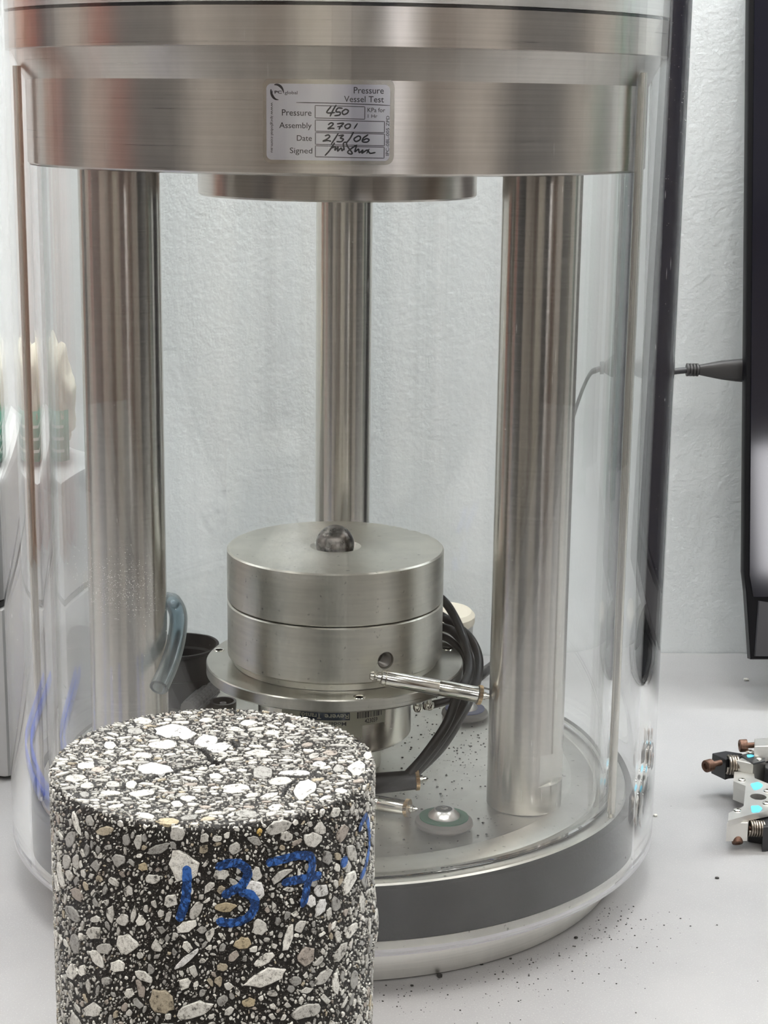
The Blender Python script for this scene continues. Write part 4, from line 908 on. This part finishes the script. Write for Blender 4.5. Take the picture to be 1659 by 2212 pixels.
c2 = thing('gauge_clamp', tuple(onz(*cq(640, 1330), 0)), 'black and silver gauge clamp with rusty screws, behind the one with the round hole', 'clamp', 'gauge clamps at the right edge')
Z2 = 22.0
G().prism([onz(*cq(x, y), Z2) for x, y in ((195, 1042), (340, 1015), (520, 1045), (545, 1085), (385, 1100), (345, 1112))], (0, 0, -11), 0.3).make('black_block', BLACKP, c2, smooth=False)
pc = onz(*cq(470, 1120), Z2-1)
G().prism([onz(*cq(x, y), Z2+0.6) for x, y in ((455, 1118), (640, 1155), (775, 1125), (770, 1085), (600, 1050), (520, 1085))], (0, 0, -14), 0.3).make('silver_block', BRKT, c2, smooth=False)
G().prism([onz(*cq(x, y), Z2+1.6) for x, y in ((500, 1060), (590, 1110), (640, 1150), (770, 1120), (770, 1060), (640, 1030))], (0, 0, -0.9), 0.1).make('grey_lug', mat('dark_anodised_metal', (0.12, 0.125, 0.13), 0.35, 0.8), c2, smooth=False)
G().prism([onz(*cq(x, y), Z2-1) for x, y in ((660, 1060), (900, 1040), (900, 1250), (770, 1200), (765, 1110))], (0, 0, -20.8), 0.4).make('black_block', BLACKP, c2, smooth=False)
a = ony(*cq(350, 1165), pc[1]); b = ony(*cq(465, 1170), pc[1]); spring(c2, a, b, 4.6, 4, 0.7)
h0 = ony(*cq(120, 1185), pc[1]-6); bolt(c2, h0, ony(*cq(285, 1142), pc[1]), 3.2, 1.5)
G().prism([onz(*cq(x, y), 30) for x, y in ((655, 880), (900, 870), (900, 960), (655, 965))], (0, 0, -8.5), 0.3).make('silver_block', BRKT, c2, smooth=False)
G().prism([onz(*cq(x, y), 21.0) for x, y in ((655, 1000), (900, 990), (900, 1060), (655, 1070))], (0, 0, -20.8), 0.3).make('black_block', BLACKP, c2, smooth=False)
q = onz(*cq(655, 960), 26); bolt(c2, ony(*cq(487, 962), q[1]), ony(*cq(680, 952), q[1]), 3.3, 1.5)
dome(c2, onz(*cq(600, 1025), Z2+2.6), 2.3); dome(c2, onz(*cq(702, 1105), Z2+1.8), 1.7); dab(c2, 605, 1068, 80, 34, Z2+1.9)
spring(c2, ony(*cq(690, 1325), c1.location.y/MM+70), ony(*cq(900, 1335), c1.location.y/MM+70), 2.6, 9, 0.5)
# ================================================================== THINGS BEHIND THE CELL
BOXM = surface('light_grey_instrument_case', (0.40, 0.40, 0.40), (0.43, 0.43, 0.425), 0.4, 20, 300, 0.05)
bx = thing('instrument_case', (-290, 160, 0), 'light grey instrument case with a dark seam at the left behind the cell', 'instrument case')
def rcase(g):
    a = math.radians(-20); c, s_ = math.cos(a), math.sin(a)
    g.v = [(-170.5+(x+170.5)*c-(y-84)*s_, 84+(x+170.5)*s_+(y-84)*c, z) for x, y, z in g.v]; return g
rcase(G().box((-420, 84, 2), (-170.5, 170, 94), 3)).make('lower_case', BOXM, bx)
rcase(G().box((-418, 86, 94.2), (-173, 168, 97.5), 0.5)).make('seam', BLACKP, bx)
rcase(G().box((-420, 84, 97.7), (-171.5, 170, 160), 3)).make('upper_case', BOXM, bx)
rcase(G().box((-415, 90, 0), (-380, 120, 2.2), 0.4).box((-210, 90, 0), (-176, 120, 2.2), 0.4)).make('rubber_feet', BLACKP, bx)
rcase(G().box((-182, 83.8, 50), (-175, 84.1, 51), 0).box((-180, 83.8, 44), (-176, 84.1, 45), 0)).make('printed_mark', PRINT, bx, smooth=False)
# cream bag with green label lying on the case
def blob(c, r, seed, n=40, m=28, amp=0.09):
    V = []; Fc = []; rd = random.Random(seed); K = [(rd.uniform(1, 5), rd.uniform(1, 5), rd.uniform(0, 6), rd.uniform(0, 6)) for _ in range(8)]
    for j in range(m+1):
        ph = math.pi*j/m
        for i in range(n):
            t = 2*math.pi*i/n; d = np.array((math.sin(ph)*math.cos(t), math.sin(ph)*math.sin(t), math.cos(ph)))
            q = 1+amp*sum(math.sin(a*d[0]*3+e)*math.sin(b*d[2]*3+f) for a, b, e, f in K)/2.5
            e = np.sign(d)*np.abs(d)**0.8; V.append((c[0]+r[0]*e[0]*q, c[1]+r[1]*e[1]*q, max(c[2]-r[2]*0.94, c[2]+r[2]*e[2]*q)))
    for j in range(m):
        for i in range(n): k = (i+1) % n; Fc.append([j*n+i, j*n+k, (j+1)*n+k, (j+1)*n+i])
    return V, Fc
bag = thing('plaster_bag', (-208, 146, 160.2), 'crumpled cream bag with a green label on top of the grey case', 'bag')
V, Fc = blob((-208, 146, 192), (36, 26, 33.5), 5); obj('bag_body', V, Fc, mat('cream_bag_cloth', (0.55, 0.52, 0.42), 0.8), bag, ang=60)
V = []; LW = 9
for j in range(2):
    for i in range(LW): a = math.radians(-150+120*i/(LW-1)); V.append((-208+39.5*math.cos(a), 146+29.5*math.sin(a), 163+j*27))
g = G().add(V, [[i, i+1, LW+i+1, LW+i] for i in range(LW-1)]); lo = g.make('green_label', mat('deep_green_print', (0.06, 0.22, 0.15), 0.5), bag, ang=60)
sm = lo.modifiers.new('s', 'SOLIDIFY'); sm.thickness = 0.0006
for k in range(3):
    V = []
    for j in range(2):
        for i in range(LW): a = math.radians(-140+95*i/(LW-1)); V.append((-208+39.9*math.cos(a), 146+29.9*math.sin(a), 168+k*6.5+j*1.6))
    G().add(V, [[i, i+1, LW+i+1, LW+i] for i in range(LW-1)]).make('white_stripe', mat('white_print', (0.55, 0.6, 0.56), 0.5), lo, ang=60)
tub = thing('plastic_tub', (76, 255, 0), 'cream round tub with a grey side on the bench behind the clear cell', 'tub')
lathe('tub_side', [(0, 0.3), (19, 0.3), (20.5, 2), (21.5, 38), (0, 38)], (74, 262, 0), mat('grey_tub_plastic', (0.38, 0.38, 0.38), 0.45), tub, 64)
lathe('tub_lid', [(0, 38.1), (22.2, 38.1), (22.6, 39), (22.6, 43), (20, 45.5), (0, 46.5)], (74, 262, 0), mat('cream_lid_plastic', (0.62, 0.57, 0.47), 0.5), tub, 64)
# blue lead lying on the bench to the left of the cell
cable('blue_lead', [(-420, 60, 4.8), (-330, 75, 4.8), (-280, 70, 4.8), (-254, 20, 4.8), (-245, -30, 4.8), (-252, -90, 4.8), (-330, -160, 4.8), (-460, -190, 4.8)], 4.6, 'bright blue lead lying on the bench left of the clear cell', 'cable', m=mat('blue_pvc', (0.03, 0.12, 0.75), 0.35))
# ================================================================== CRUMBS ON THE BENCH
for i, (x, y, s) in enumerate(((950, 2110, 1.5), (1040, 2084, 1.0), (1244, 2027, 1.0), (1549, 1898, 1.0), (1103, 2072, 0.7), (890, 2130, 0.7))):
    p = onz(x, y, 0); pebbles('asphalt_crumb', [(p[0], p[1], s)], GRIT, ['large black crumb below the front edge of the metal base', 'second black crumb from the core along the base edge', 'black crumb at the right end of the visible base edge', 'lone black crumb on the bare bench below the gauge clamps', 'small black crumb midway along the base edge', 'small black crumb on the bench closest to the core'][i], 'crumb', kind=None)['group'] = 'black crumbs on the bench'
for x, y, s, lb_ in ((1416, 1763, 1.3, 'pale stone chip on the bench right beside the cell'), (1612, 1470, 1.9, 'small pale pebble on the bench below the monitor')):
    p = onz(x, y, 0); pebbles('stone_chip', [(p[0], p[1], s)], PALEG, lb_, 'stone chip', kind=None)
sp = []; sw = []
for i in range(420):
    a = math.radians(random.uniform(-95, -25)); r = 137+abs(random.gauss(0, 22)); sp.append((r*math.cos(a), r*math.sin(a), random.choice((0.12, 0.16, 0.2, 0.3, 0.42))))
for i in range(260):
    x = random.uniform(-150, 260); y = random.uniform(-330, 150)
    if math.hypot(x, y) > 152 and math.hypot(x-CX, y-CY) > 54: (sp if i % 2 else sw).append((x, y, random.choice((0.15, 0.2, 0.3))))
pebbles('bench_dust', sp, GRIT, 'fine black asphalt dust sprinkled on the bench round the base', 'dust')
pebbles('pale_dust', sw, PALEG, 'fine pale stone dust sprinkled on the bench', 'dust')
